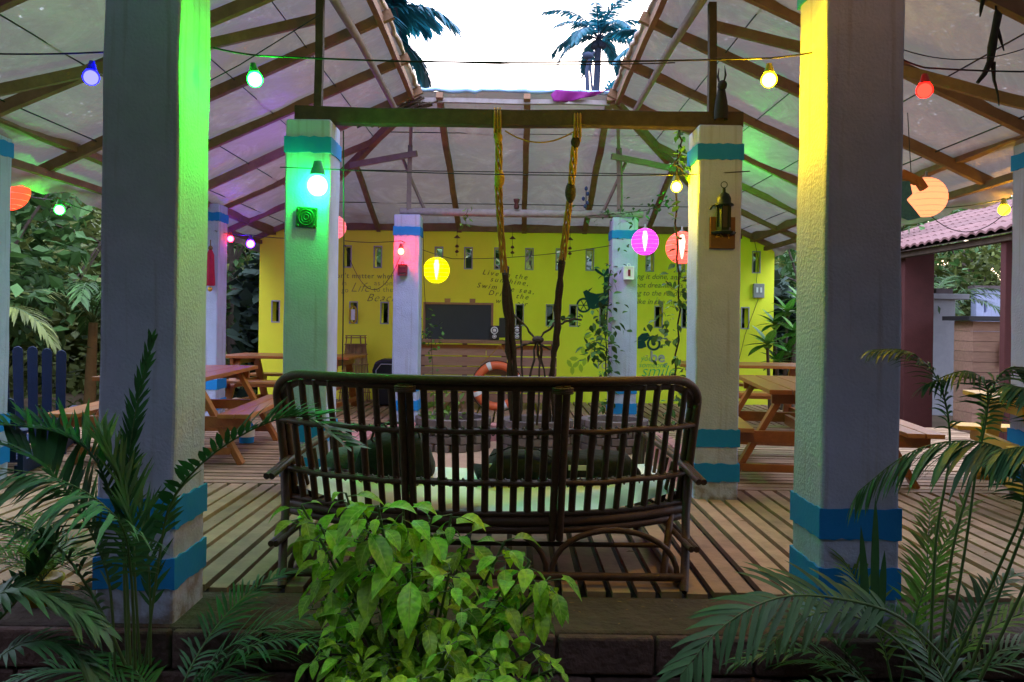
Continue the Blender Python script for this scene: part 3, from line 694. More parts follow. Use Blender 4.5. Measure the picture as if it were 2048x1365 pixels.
# ================================================================== bulbs, lanterns, wires
def catenary(a, b, sag, n=16):
    a, b = V(a), V(b); return [a.lerp(b, i / n) + V((0, 0, -sag * 4 * (i / n) * (1 - i / n))) for i in range(n + 1)]
def wire(name, pts, r, label, cat='wire', m='wire', group='wires strung across the pavilion'):
    mb = MB(); mb.tube(pts, r, 5); return tag(mb.build(name, M[m]), label, cat, group)
GL = {}
def glowm(key, col, s):
    if key not in GL: GL[key] = glow('bulb_' + key, col, s)
    return GL[key]
def bulb(x, y, D, r, col, s, key, label, up=.07, tilt=0):
    p = P(x, y, D); t = thing('string_bulb', label, 'bulb', p, 'coloured bulbs hanging on the wires')
    Mx = Matrix.Rotation(R(tilt), 3, 'Y')
    r *= 1.12; mb = MB(); mb.lathe([(.001, -r), (r * .55, -r * .84), (r * .92, -r * .4), (r, 0), (r * .9, r * .42), (r * .62, r * .85)], p, 16, M=Mx)
    if 'G_' + key not in GL: GL['G_' + key] = glass_shell('globe_' + key, col, 2.2)
    mb.build('glass_globe', GL['G_' + key], t)
    mb = MB(); mb.ball(p - V((0, 0, r * .04)), r * .84, 16, (1, 1, 1.03)); mb.build('lit_core', glowm(key, col, s * 1.25), t)
    mb = MB(); mb.lathe([(r * .64, r * .84), (r * .60, r * 1.1), (r * .40, r * 1.7), (r * .34, r * 2.0), (.001, r * 2.05)], p, 12, M=Mx)
    mb.build('socket', M['socket_' + key.split('_')[0]], t); return t
for k, c in (('blue', (.05, .05, .5)), ('green', (.03, .35, .08)), ('yellow', (.45, .38, .05)), ('red', (.45, .04, .04)), ('mint', (.03, .35, .2))):
    M['socket_' + k] = mat('socket_' + k, c, .5)
bulb(182, 155, 3.36, .031, (.012, .012, 1.0), 90, 'blue', 'blue bulb on the top wire left of the near left pillar', tilt=4)
bulb(510, 159, 3.36, .031, (.010, 1.0, .06), 420, 'green', 'green bulb on the top wire just right of the near left pillar', tilt=-8)
bulb(1538, 160, 3.36, .031, (1.0, .72, .005), 600, 'yellow', 'yellow bulb on the top wire just left of the near right pillar')
bulb(1849, 181, 3.36, .031, (1.0, .010, .006), 26, 'red', 'red bulb on the top wire right of the near right pillar')
bulb(635, 371, 5.46, .075, (.045, 1.0, .24), 75, 'mint', 'large round green light on the front of the pillar behind the cane sofa')
bulb(1353, 374, 5.60, .036, (1.0, .80, .01), 260, 'yellow_mid', 'yellow bulb hanging beside the creeper, left of the pillar with the candle lantern')
bulb(802, 503, 9.50, .042, (1.0, .035, .02), 110, 'red_far', 'red bulb against the far slim pillar left of the chalkboard')
bulb(501, 488, 10.3, .050, (.16, .02, 1.0), 120, 'blue_far', 'blue bulb between the far outer pillar and the yellow wall')
bulb(461, 478, 9.75, .036, (1.0, .03, .10), 60, 'red_edge', 'small red bulb touching the far outer pillar with the crimson tassel')
bulb(119, 420, 6.9, .040, (.035, 1.0, .07), 90, 'green_left', 'green bulb in front of the garden trees at the far left')
bulb(2008, 420, 6.4, .042, (1.0, .72, .005), 70, 'yellow_right', 'yellow bulb in front of the clay tiled roof at the far right')
bulb(1436, 400, 8.9, .045, (.012, 1.0, .06), 300, 'green_back', 'unseen green bulb added behind the inner right pillar to tint the back roof slope green')  # unseen bulb added to turn the back roof slope green
bulb(614, 352, 8.2, .045, (.40, .04, 1.0), 160, 'blue_violet', 'unseen violet bulb added behind the inner left pillar to tint the left roof slope')  # unseen bulb added for the violet on the left roof slope
# white dish lamp under the right eave
t = thing('dish_lamp', 'small white dish lamp glowing under the right eave behind the near right pillar', 'lamp', P(1814, 292, 7.5))
p = P(1814, 292, 7.5)
mb = MB(); mb.lathe([(.001, .035), (.03, .032), (.075, .0), (.07, -.006)], p, 18); mb.build('dish', M['white'], t)
mb = MB(); mb.lathe([(.066, -.004), (.05, -.012), (.001, -.018)], p, 18); mb.build('lens', glow('lamp_white', (.9, 1, .97), 14), t)
mb = MB(); mb.tube([p + V((0, 0, .034)), p + V((.05, 0, .10))], .006, 5); mb.build('bracket', M['wire'], t)

W = lambda x, y, D: P(x, y, D)
g = 'wires strung across the pavilion'
wire('bulb_wire', catenary(W(-160, 100, 3.36), W(182, 106, 3.36), .012) + catenary(W(182, 106, 3.36), W(300, 101, 3.36), .0)[1:] , .004, 'thin wire carrying the blue bulb across the top left corner')
wire('bulb_wire', catenary(W(427, 96, 3.36), W(520, 112, 3.36), .004) + catenary(W(520, 112, 3.36), W(830, 124, 3.36), .002)[1:] + catenary(W(830, 124, 3.36), W(1540, 117, 3.36), .008)[1:] + catenary(W(1540, 117, 3.36), W(1640, 103, 3.36), .003)[1:], .0042, 'twisted wire crossing the sky opening between the green and yellow bulbs')
wire('bulb_wire', catenary(W(840, 122, 3.37), W(1350, 126, 3.37), .012), .0028, 'second thin strand beneath the wire that crosses the sky opening')
wire('bulb_wire', catenary(W(1806, 120, 3.36), W(1850, 136, 3.36), .003) + catenary(W(1850, 136, 3.36), W(2120, 144, 3.36), .006)[1:], .004, 'thin wire carrying the red bulb across the top right corner')
wire('bulb_wire', catenary(W(560, 335, 5.46), W(640, 338, 5.46), .0) + catenary(W(640, 338, 5.46), W(1380, 350, 5.6), .02)[1:] + [W(1500, 343, 5.52)], .004, 'wire between the two inner pillars at the height of the large green light')
wire('bulb_wire', catenary(W(14, 380, 6.9), W(119, 401, 6.9), .02) + catenary(W(119, 401, 6.9), W(330, 440, 7.4), .06)[1:], .004, 'sagging wire carrying the green bulb in front of the garden trees')
wire('bulb_wire', catenary(W(430, 462, 9.35), W(501, 470, 10.3), .02) + catenary(W(501, 470, 10.3), W(660, 470, 11.5), .05)[1:], .005, 'wire carrying the blue bulb from the far outer pillar to the yellow wall')
wire('bulb_wire', catenary(W(690, 482, 9.9), W(802, 482, 9.5), .02) + catenary(W(802, 482, 9.5), W(905, 518, 11), .02)[1:] + catenary(W(905, 518, 11), W(1230, 490, 9.7), .05)[1:], .0042, 'wire in front of the yellow wall between the two far slim pillars')
wire('bulb_wire', catenary(W(690, 490, 9.9), W(800, 515, 9.55), .48), .004, 'looping wire drooping over the painted saying left of the red bulb')
wire('bulb_wire', catenary(W(1806, 415, 6.0), W(2000, 400, 6.4), .03) + catenary(W(2000, 400, 6.4), W(2110, 372, 6.4), .01)[1:], .004, 'wire carrying the yellow bulb in front of the clay tiled roof')
wire('bulb_wire', catenary(W(1806, 358, 6.5), W(2040, 395, 6.0), .35), .0035, 'thin wire looping low behind the peach lantern')
wire('bulb_wire', catenary(W(1806, 100, 4.2), W(2130, 60, 4.2), .10), .003, 'thin slack wire above the red bulb at the upper right')
wire('dangling_wire', [W(687, 262, 5.6), W(688, 500, 5.62), W(685, 740, 5.65)], .005, 'thin dark cord hanging straight down the right edge of the pillar with the green light', 'cord')
wire('dangling_wire', [W(846, 450, 9.7), W(848, 560, 9.8), W(852, 640, 10.2)], .004, 'thin cord hanging beside the yellow lantern down to the chalkboard', 'cord')
wire('dangling_wire', [W(250, 250, 4.9), W(300, 225, 4.9), W(480, 130, 4.9), W(640, 30, 5.2)], .004, 'thin cord running slantwise under the left roof slope', 'cord')
wire('power_lead', [W(1508, 478, YW - .02), W(1517, 520, YW - .02), W(1513, 560, YW - .02), W(1516, 600, YW - .02), W(1490, 670, YW - .02), W(1478, 720, YW - .02)], .004, 'thin lead wandering down the yellow wall past the meter box', 'cable')

def lantern(x, y, D, r, col, s, core, label, squash=1.0, name='paper_lantern', bulbkind=True):
    c = P(x, y, D); t = thing(name, label, 'lantern', c, 'round paper lanterns')
    mb = MB(); nz_ = 26; pr = []
    for i in range(nz_ + 1):
        a = math.pi * (.06 + .88 * i / nz_); rr = math.sin(a) * r * (1 - .012 * (i % 2)); pr.append((rr, -math.cos(a) * r * squash))
    mb.lathe(pr, c, 28); mb.build('paper_shade', paper(name + '_' + label.split()[0], col, s), t)
    mb = MB()
    for i in range(2, nz_, 3): mb.lathe([(pr[i][0] + .0015, pr[i][1] - .001), (pr[i][0] + .0015, pr[i][1] + .001)], c, 28)
    mb.build('wire_ribs', M['white'], t)
    if core:
        mb = MB(); mb.lathe([(.001, -r * .72), (r * .06, -r * .6), (r * .16, -.05 * r), (r * .2, r * .4), (r * .12, r * .8), (.001, r * .82)], c, 12); mb.build('bulb', glow('lantern_core', core[:3], core[3]), t)
    mb = MB(); mb.lathe([(r * .2, r * squash * .97), (r * .2, r * squash * 1.03), (r * .06, r * squash * 1.1), (r * .05, r * squash * 1.32), (.001, r * squash * 1.33)], c, 10); mb.build('cap', M['socket'], t)
    return t
lantern(873, 541, 10.6, .178, (1.0, .86, .0), .62, (1, .95, .6, 9), 'yellow paper lantern hanging left above the chalkboard')
lantern(1290, 484, 8.6, .148, (.95, .05, .85), .62, (1, .75, 1, 9), 'magenta paper lantern hanging right of the far slim pillar with the creeper')
lantern(1364, 496, 7.2, .150, (1.0, .12, .10), .62, (1, .75, .6, 8), 'red paper lantern half hidden by the creeper and the pillar with the candle lantern')
lantern(668, 455, 7.6, .118, (1.0, .22, .26), .55, None, 'pink paper lantern peeping out behind the pillar with the green light')
lantern(14, 380, 6.6, .175, (1.0, .10, .045), .60, (1, .35, .2, 3), 'orange paper lantern behind the outer pillar at the left edge of the photo')
lantern(1852, 395, 5.6, .142, (1.0, .36, .17), .75, None, 'peach paper lantern right of the near right pillar, a blue cloth hanging before it')
# cloth ornament before the peach lantern
p = P(1822, 372, 5.35); t = thing('cloth_ornament', 'blue printed cloth bird with an orange top hanging beside the peach lantern', 'ornament', p)
mb = MB(); mb.prism([(-.12, .02), (-.02, .03), (.0, -.06), (-.04, -.10), (.02, -.17), (.06, -.22), (-.02, -.24), (-.12, -.20)], p, (1, 0, 0), (0, 0, 1), .03); mb.build('blue_body', M['bluecloth'], t, bevel=.008)
mb = MB(); mb.obox(p + V((-.02, -.012, .055)), (.13, .05, .06), Matrix.Rotation(R(25), 3, 'Y')); mb.obox(p + V((.055, -.02, .01)), (.05, .05, .09), Matrix.Rotation(R(-35), 3, 'Y')); mb.build('orange_top', M['orangecloth'], t, bevel=.008)
mb = MB(); mb.tube([p + V((0, 0, .07)), p + V((-.03, 0, .5))], .003, 4); mb.build('string', M['wire'], t)

# small lanterns and plaques on the pillars
def tin_lantern(c, h, wd, m, label, name='tin_lantern', pane=None):
    t = thing(name, label, 'lantern', c); c = V(c)
    mb = MB(); mb.box(c.x - wd / 2, c.x + wd / 2, c.y - wd * .8, c.y, c.z, c.z + h * .1); mb.box(c.x - wd / 2, c.x + wd / 2, c.y - wd * .8, c.y, c.z + h * .9, c.z + h)
    for sx in (-1, 1):
        for yy in (c.y - wd * .8, c.y - wd * .12): mb.box(c.x + sx * wd * .5 - (.12 * wd if sx > 0 else 0), c.x + sx * wd * .5 + (.12 * wd if sx < 0 else 0), yy, yy + wd * .12, c.z + h * .1, c.z + h * .9)
    mb.build('cage', M[m], t)
    k_ = .12 if pane else .33; mb = MB(); mb.box(c.x - wd * k_, c.x + wd * k_, c.y - wd * .86 if pane else c.y - wd * .7, c.y - wd * .1, c.z + h * .25, c.z + h * .75); mb.build('inner_glass', M[pane or m], t)
    if pane: mb = MB(); mb.box(c.x - wd * .4, c.x + wd * .4, c.y - wd * .72, c.y - wd * .05, c.z + h * .1, c.z + h * .9); mb.build('body', M[m], t)
    mb = MB(); mb.tube([c + V((math.cos(a) * wd * .16, -wd * .4, h + wd * .14 + math.sin(a) * wd * .16)) for a in [k * math.pi / 5 for k in range(10)]], wd * .04, 5, closed=True); mb.build('ring', M[m], t)
    return t
tin_lantern(P(806, 552, 9.59) , .135, .11, 'redmetal', 'small dark red tin lantern fixed below the red bulb on the far slim pillar')
tin_lantern(P(1256, 560, 9.59), .16, .12, 'white', 'small white lantern with a dark cut-out on the far slim pillar with the creeper', pane='redmetal')
c = P(1447, 470, 5.49); t = thing('candle_lantern', 'black metal candle lantern with a domed lid and ring, hanging on the inner right pillar', 'lantern', c)
mb = MB(); mb.lathe([(.062, .0), (.085, .008), (.09, .02), (.05, .03), (.052, .05)], c + V((0, 0, 0)), 6, smooth=False); mb.build('foot', M['blackmetal'], t)
mb = MB()
for k in range(6):
    a = k * math.pi / 3; mb.tube([c + V((.046 * math.cos(a), .046 * math.sin(a), .04)), c + V((.046 * math.cos(a), .046 * math.sin(a), .205))], .006, 5)
mb.build('cage', M['blackmetal'], t)
mb = MB(); mb.lathe([(.040, .045), (.040, .20)], c, 6, smooth=False); mb.build('glass', M['black'], t)
mb = MB(); mb.lathe([(.05, .2), (.072, .205), (.066, .215), (.05, .225), (.05, .255), (.035, .285), (.012, .30), (.01, .33), (.001, .33)], c, 12); mb.build('domed_lid', M['blackmetal'], t)
mb = MB(); mb.tube([c + V((-.05, 0, .212)), c + V((-.085, -.01, .20)), c + V((-.10, -.01, .175))], .007, 6); mb.build('handle', M['blackmetal'], t)
mb = MB(); mb.tube([c + V((math.cos(a) * .022, 0, .352 + math.sin(a) * .022)) for a in [k * math.pi / 8 for k in range(16)]], .003, 5, closed=True); mb.build('ring', M['blackmetal'], t)
c = P(1443, 467, 5.545); t = thing('carved_plaque', 'brown wooden plaque with raised golden strokes below the candle lantern', 'plaque', c)
mb = MB(); mb.box(c.x - .088, c.x + .088, c.y - .035, c.y, c.z - .112, c.z + .112); mb.build('board', M['brown'], t, bevel=.003)
mb = MB(); yy = c.y - .036; q = 0
for a, b in (((-.02, .085), (-.008, .068)), ((-.035, .05), (.0, .048)), ((-.02, .036), (-.018, .02)), ((-.05, .012), (.005, .018)), ((-.045, -.02), (.0, .012)), ((-.05, -.03), (-.02, -.026)), ((-.02, -.012), (.0, -.03)), ((.038, .045), (.04, .02)), ((.036, .0), (.042, -.04)), ((.030, -.018), (.05, -.014)), ((.03, .055), (.048, .058))):
    q += .0003; mb.beam((c.x + a[0], yy - q, c.z + a[1]), (c.x + b[0], yy - q, c.z + b[1]), .004, .007, up=(0, 0, 1))
mb.build('raised_strokes', M['gold'], t)
c = P(614, 436, 5.545); t = thing('ceramic_plaque', 'square green plaque with rings, on the pillar below the large green light', 'plaque', c)
mb = MB(); Mr = Matrix.Rotation(R(3), 3, 'Y'); mb.obox(c + V((0, -.012, 0)), (.145, .024, .145), Mr); mb.build('tile', M['greentile'], t, bevel=.004)
mb = MB()
for r_ in (.018, .036, .054): mb.tube([c + V((math.cos(a) * r_, -.026, math.sin(a) * r_)) for a in [k * math.pi / 12 for k in range(24)]], .0055, 6, closed=True)
for sx in (-1, 1):
    for sz in (-1, 1): mb.ball(c + V((sx * .058, -.026, sz * .058)), .009, 8)
mb.build('raised_rings', M['greentile'], t)
# pot bird / long eared figure on the beam
c = P(1442, 248, 5.62); t = thing('long_eared_figurine', 'dark long eared animal figurine standing on the beam above the right inner pillar', 'figurine', c)
mb = MB(); mb.lathe([(.050, 0), (.052, .05), (.045, .12), (.034, .18), (.026, .22)], c + V((0, 0, .03)), 12)
mb.ball(c + V((0, -.02, .27)), .034, 12, (1, 1.25, 1.1)); mb.build('body', M['driftwood'], t)
for sx, h in ((-1, .10), (1, .12)):
    mb = MB(); mb.tube([c + V((sx * .014, 0, .29)), c + V((sx * .028, 0, .29 + h * .5)), c + V((sx * .020, 0, .30 + h))], [.011, .015, .003], 7, flat=.5); mb.build('ear', M['driftwood'], t)
# crimson tassel on the far outer pillar
c = P(421, 500, 9.33); t = thing('hanging_tassel', 'crimson cloth tassel with a small bell on the far outer pillar at left', 'ornament', c)
mb = MB(); mb.tube([c + V((0, 0, .0)), c + V((0, 0, .12))], .006, 5); mb.ball(c + V((0, 0, .02)), .028, 8); mb.build('cord', M['dryleaf'], t)
mb = MB(); mb.lathe([(.02, 0), (.045, -.06), (.05, -.2), (.06, -.42), (.05, -.43)], c, 10); mb.build('tassel_cloth', M['redcloth'], t)
mb = MB(); mb.ball(c + V((.0, 0, -.47)), .03, 8); mb.build('bell', M['gold'], t)
# driftwood figure, upper right
c = P(1985, 95, 4.3); t = thing('driftwood_mobile', 'dark driftwood stick figure hanging at the upper right corner', 'ornament', c)
w2 = lambda x, y: P(x, y, 4.3)
mb = MB(); mb.tube([w2(1990, -30), w2(1992, 20), w2(1996, 30), w2(1990, 60), w2(1984, 95), w2(1980, 125), w2(1968, 150), w2(1955, 166)], [.004, .006, .022, .02, .024, .018, .014, .01], 7); mb.build('trunk_stick', M['driftwood'], t)
mb = MB(); mb.tube([w2(1992, 50), w2(2000, 75), w2(2008, 102)], [.012, .009, .003], 6); mb.build('arm_stick', M['driftwood'], t)
mb = MB(); mb.tube([w2(1986, 125), w2(1988, 160), w2(1996, 190), w2(1998, 212)], [.014, .008, .005, .003], 6); mb.build('leg_stick', M['driftwood'], t)
c = P(1962, 10, 4.3); mb = MB(); mb.tube([w2(1967, -30), w2(1966, 0), w2(1962, 20), w2(1960, 34)], [.004, .012, .009, .003], 6)
tag(mb.build('driftwood_stick', M['driftwood']), 'short dark twig hanging left of the driftwood figure at the top edge', 'ornament')
# shell mobiles at the wall
for x, y, lab in ((914, 490, 'string of little metal shapes hanging before the wall above the chalkboard'), (1025, 492, 'string of little metal shapes hanging right of the left rope'), (1140, 494, 'string of little metal shapes hanging just behind the right rope'),):
    c = P(x, y, 11.6); t = thing('shell_mobile', lab, 'wind chime', c, 'little wind chimes before the wall')
    mb = MB(); mb.tube([c + V((0, 0, .27)), c + V((0, 0, -.17))], .003, 4); mb.build('string', M['wire'], t)
    for k, z in enumerate((.12, -.02, -.1)):
        mb = MB(); mb.lathe([(.001, .03), (.03, .0), (.05 if k == 0 else .02, -.02), (.001, -.015)], c + V((0, 0, z)), 8); mb.build('shell', M['brown'], t)
c = P(1172, 398, 9.3); t = thing('dark_chime', 'slim dark blue chime standing up from the pale pole', 'ornament', c)
mb = MB(); mb.tube([c + V((0, 0, .15)), c + V((0, 0, -.13))], .006, 5); mb.build('stem', M['wire'], t)
for z, x in ((.12, 0), (.06, .02), (.0, -.03), (-.05, .02), (-.09, -.01)):
    mb = MB(); mb.ball(c + V((x, 0, z)), .02, 8, (1, .6, 1.3)); mb.build('charm', M['bluepaint'], t)
c = P(1033, 418, 9.7); mb = MB(); mb.lathe([(.03, 0), (.035, .03), (.02, .06), (.035, .09), (.04, .12), (.001, .125)], c, 10)
tag(mb.build('clay_pot', M['redpost']), 'tiny dark red pot standing on the pale pole', 'pot')
# meter box
c = P(1517, 582, YW - .03); t = thing('meter_box', 'pale electric switch box on the right end of the yellow wall', 'box', c)
mb = MB(); mb.box(c.x - .085, c.x + .085, YW - .06, YW - .003, c.z - .11, c.z + .11); mb.build('case', M['socket'], t, bevel=.006)
mb = MB()
for k in (-.03, .03): mb.box(c.x + k - .014, c.x + k + .014, YW - .068, YW - .061, c.z - .03, c.z + .05)
mb.build('switch', M['white'], t)

# ================================================================== ropes and climbing stems
def rope(t, pts, n, spread, r, m='rope', nm='rope_strand', tw=3.0):
    for k in range(n):
        ph = 2 * math.pi * k / n; out_ = []; N = 40
        L_ = len(pts) - 1
        for i in range(N + 1):
            u = i / N * L_; a = int(min(u, L_ - 1)); f = u - a; p = V(pts[a]).lerp(V(pts[a + 1]), f)
            sp = spread[a] * (1 - f) + spread[a + 1] * f; an = ph + tw * u
            out_.append(p + V((math.cos(an) * sp, math.sin(an) * sp * .6, 0)))
        mb = MB(); mb.tube(out_, r, 6); mb.build(nm, M[m], t)
def ropething(px, label):
    D0 = 5.66; t = thing('hanging_rope', label, 'rope', P(px[0][0], px[0][1], D0), 'yellow ropes tied to the beam')
    return t
t = ropething([(996, 222)], 'left of two knotted yellow ropes hanging from the dark cross beam')
pl = [P(995, 255, 5.66), P(998, 300, 5.67), P(997, 380, 5.7), P(1001, 450, 6.1), P(1008, 545, 6.8)]
for k, dx in enumerate((-.022, 0, .022)):
    mb = MB(); b0 = P(995 + dx * 280, 268, 5.64)
    mb.tube([b0, P(995 + dx * 260, 230, 5.64), P(995 + dx * 240, 217, 5.68), P(995 + dx * 240, 219, 5.76), P(996 + dx * 200, 256, 5.78), b0 + V((0, .04, -.02))], .008, 6); mb.build('rope_loop', M['rope'], t)
rope(t, pl, 5, [.018, .020, .022, .02, .026], .0085)
mb = MB(); mb.ball(P(999, 358, 5.69), .038, 12, (1, .9, 1.8)); mb.build('knot', M['rope'], t); mb = MB(); mb.ball(P(997, 276, 5.66), .030, 10, (1, .9, 1.4)); mb.build('knot', M['rope'], t)
t = ropething([(1155, 225)], 'right of two knotted yellow ropes hanging from the dark cross beam, tied at mid height')
for k, dx in enumerate((-.022, 0, .022)):
    mb = MB(); b0 = P(1155 + dx * 280, 275, 5.64)
    mb.tube([b0, P(1155 + dx * 260, 236, 5.64), P(1155 + dx * 240, 224, 5.68), P(1155 + dx * 240, 226, 5.76), P(1155 + dx * 200, 260, 5.78), b0 + V((0, .04, -.02))], .008, 6); mb.build('rope_loop', M['rope'], t)
rope(t, [P(1152, 262, 5.66), P(1146, 330, 5.67), P(1141, 390, 5.72), P(1133, 450, 6.1), P(1125, 520, 6.6)], 5, [.014, .022, .016, .022, .024], .0085)
mb = MB(); mb.ball(P(1141, 385, 5.71), .040, 12, (1, .9, 2.0)); mb.build('knot', M['bark'], t); mb = MB(); mb.ball(P(1151, 285, 5.66), .034, 10, (1, .9, 1.3)); mb.build('knot', M['bark'], t)
mb = MB(); mb.tube(catenary(P(1010, 262, 5.66), P(1150, 262, 5.66), .085), .0055, 6); mb.build('slack_line', M['rope'], t)
def climber(label, paths, leaves=()):
    t = thing('climbing_stem', label, 'vine', V(paths[0][-1][:3] if 0 else paths[0][-1]), 'dark climbing stems rising from the planter')
    for pth in paths:
        pth = [V(p) for p in pth]; pts = []
        for a, b in zip(pth[:-1], pth[1:]):
            for i in range(5): pts.append(a.lerp(b, i / 5) + V((random.uniform(-.012, .012), random.uniform(-.012, .012), 0)))
        pts.append(pth[-1]); mb = MB(); mb.tube(pts, [random.uniform(.018, .032) for _ in pts], 7); mb.build('stem', M['bark'], t)
    return t
climber('twin dark climbing stems bound to the left rope and rooted in the brick planter',
        [[P(1008, 545, 6.8), P(1012, 640, 7.4), P(1018, 740, 7.9), P(1026, 880, 8.25)], [P(1012, 535, 6.85), P(1024, 640, 7.45), P(1032, 740, 7.9), P(1040, 880, 8.3)], [P(1010, 560, 6.9), P(1019, 650, 7.5), P(1023, 740, 8), P(1030, 880, 8.3)]])
climber('single dark climbing stem bound to the right rope and rooted in the brick planter',
        [[P(1125, 515, 6.6), P(1115, 600, 7.2), P(1108, 690, 7.8), P(1104, 760, 8.1), P(1110, 880, 8.3)], [P(1126, 525, 6.65), P(1119, 600, 7.25), P(1113, 690, 7.8), P(1100, 760, 8.1), P(1098, 880, 8.3)]])
t = thing('tangled_vine', 'thin tangled vine knotted between the two dark climbing stems', 'vine', P(1078, 880, 8.2))
for pth in ([(1022, 620), (1045, 648), (1075, 680), (1105, 652), (1118, 632)], [(1075, 678), (1078, 740), (1074, 880)], [(1072, 680), (1060, 760), (1050, 880)], [(1078, 680), (1088, 760), (1092, 880)], [(1040, 640), (1046, 760), (1036, 880)], [(1118, 650), (1145, 638), (1162, 640)], [(1020, 700), (1050, 690), (1074, 684), (1100, 700)]):
    mb = MB(); pts = []
    for a, b in zip(pth[:-1], pth[1:]):
        for i in range(4): pts.append(P(a[0] + (b[0] - a[0]) * i / 4, a[1] + (b[1] - a[1]) * i / 4, 7.9) + V((random.uniform(-.015, .015), random.uniform(-.05, .05), 0)))
    pts.append(P(pth[-1][0], pth[-1][1], 8.1)); mb.tube(pts, [random.uniform(.008, .014) for _ in pts], 5); mb.build('vine_stem', M['bark'], t)
mb = MB(); mb.ball(P(1076, 680, 7.9), .05, 8, (1.2, 1, .8)); mb.build('knot', M['bark'], t)

def leaf_scatter(mb, p, n, spread, L, W, shape=0, droop=.5):
    for _ in range(n):
        o = V((random.gauss(0, spread), random.gauss(0, spread), random.gauss(0, spread)))
        d = V((random.gauss(0, 1), random.gauss(0, 1), random.gauss(-.25, .6))).normalized(); k = random.uniform(.65, 1.2)
        mb.leaf(V(p) + o, d, V((random.gauss(0, .5), random.gauss(0, .5), 1)), L * k, W * k, droop, .2, 4, shape)
def creeper(name, label, path, dens, L, m='leaf_tree', spread=.05, D=None, r=.007, clumps=()):
    pts = [V(p) for p in path]; t = thing(name, label, 'vine', pts[-1])
    sm = []
    for a, b in zip(pts[:-1], pts[1:]):
        for i in range(4): sm.append(a.lerp(b, i / 4) + V((random.uniform(-.015, .015), random.uniform(-.015, .015), 0)))
    sm.append(pts[-1]); mb = MB(); mb.tube(sm, r, 6); mb.build('stem', M['bark'], t)
    mb = MB()
    for p in sm: leaf_scatter(mb, p, dens, spread, L, L * .55)
    for c, n, s in clumps: leaf_scatter(mb, c, n, s, L, L * .55)
    mb.build('leaves', M[m], t); return t
creeper('creeper', 'leafy creeper hanging between the red lantern and the inner right pillar', [P(1357, 300, 5.9), P(1352, 420, 6.1), P(1356, 520, 6.2), P(1359, 620, 6.4), P(1350, 740, 6.5), P(1340, 850, 6.6)], 2, .085, spread=.035,
        clumps=[(P(1340, 545, 6.3), 10, .07), (P(1352, 590, 6.3), 12, .08), (P(1342, 640, 6.4), 14, .09), (P(1330, 690, 6.4), 16, .11), (P(1345, 730, 6.4), 14, .09), (P(1330, 600, 6.3), 8, .06), (P(1362, 560, 6.3), 8, .05), (P(1350, 785, 6.5), 12, .08)])
creeper('creeper', 'light green creeper sprig at the right end of the dark cross beam', [P(1345, 248, 5.8), P(1360, 262, 5.8), P(1366, 300, 5.8), P(1350, 330, 5.8), P(1370, 345, 5.8)], 2, .07, 'leaf_shrub', .025)
creeper('creeper', 'bushy creeper climbing the left side of the far slim pillar near the motorcycle mural', [P(1222, 540, 9.5), P(1216, 600, 9.5), P(1210, 660, 9.4), P(1214, 740, 9.4), P(1216, 840, 9.4)], 6, .11, spread=.06,
        clumps=[(P(1206, 650, 9.3), 34, .12), (P(1200, 690, 9.3), 28, .12), (P(1185, 700, 9.2), 10, .06), (P(1184, 712, 9.2), 8, .05), (P(1176, 690, 9.2), 6, .05), (P(1214, 720, 9.3), 14, .06)])
creeper('creeper', 'thin creeper trailing along the pale pole and over the far slim pillar top', [P(1180, 432, 9.7), P(1240, 428, 9.6), P(1300, 420, 9.3), P(1335, 400, 9.0)], 6, .07, 'leaf_tree', .06, r=.004, clumps=[(P(1255, 450, 9.5), 5, .06), (P(1248, 490, 9.5), 5, .04), (P(1240, 530, 9.5), 4, .04)])
creeper('creeper', 'sprig of leaves beside the slit window right of the ropes', [P(1110, 640, 8.0), P(1140, 637, 8.0), P(1150, 640, 8.0)], 3, .10, 'leaf_tree', .04, r=.006)
creeper('creeper', 'small leafy climber in front of the left edge of the chalkboard', [P(858, 625, 10.2), P(862, 700, 10.2), P(866, 780, 10.1), P(872, 850, 9.6)], 2, .07, 'leaf_shrub', .04, r=.004, clumps=[(P(862, 655, 10.2), 16, .09), (P(868, 672, 10.2), 14, .09), (P(848, 670, 10.2), 10, .07)])
creeper('planter_plant', 'yellow green leafy plant growing at the left end of the brick planter', [P(880, 800, 8.3), P(878, 835, 8.4), P(876, 875, 8.4)], 10, .09, 'leaf_lime', .08, clumps=[(P(880, 835, 8.4), 60, .13)])
creeper('creeper', 'few pale leaves dangling from the middle of the pale pole', [P(935, 418, 9.6), P(932, 440, 9.6), P(934, 455, 9.6)], 2, .06, 'leaf_lime', .03, r=.003)

# ================================================================== bar, chalkboard, lifebuoy
yb_ = 11.0
x0, x1 = (838 - 1024) * yb_ / F, (1115 - 1024) * yb_ / F
t = thing('plank_bar', 'bar counter clad in reclaimed planks with gaps showing the yellow wall', 'bar counter', ((x0 + x1) / 2, yb_, 0))
zt = HC - (684 - 643) * yb_ / F
mb = MB(); mb.box(x0 - .03, x1 + .02, yb_ - .10, yb_ + .30, zt - .03, zt + .015); mb.build('counter_top', M['frame_wood'], t, bevel=.005)
z = .10; mb = MB(); i = 0
while z < zt - .12:
    hgt = random.uniform(.105, .15); xx = x0
    while xx < x1:
        w_ = random.uniform(.7, 1.3); xe = min(xx + w_, x1)
        mb.box(xx + .004, xe - .004, yb_ - .012 + random.uniform(-.006, .006), yb_ + .012, z, z + hgt - random.uniform(.008, .02)); xx = xe
    z += hgt
mb.build('front_planks', M['plank'], t, bevel=.003)
mb = MB(); mb.box(x0, x1, yb_ - .005, yb_ + .02, zt - .13, zt - .05); mb.build('rail_board', M['picnic'], t)
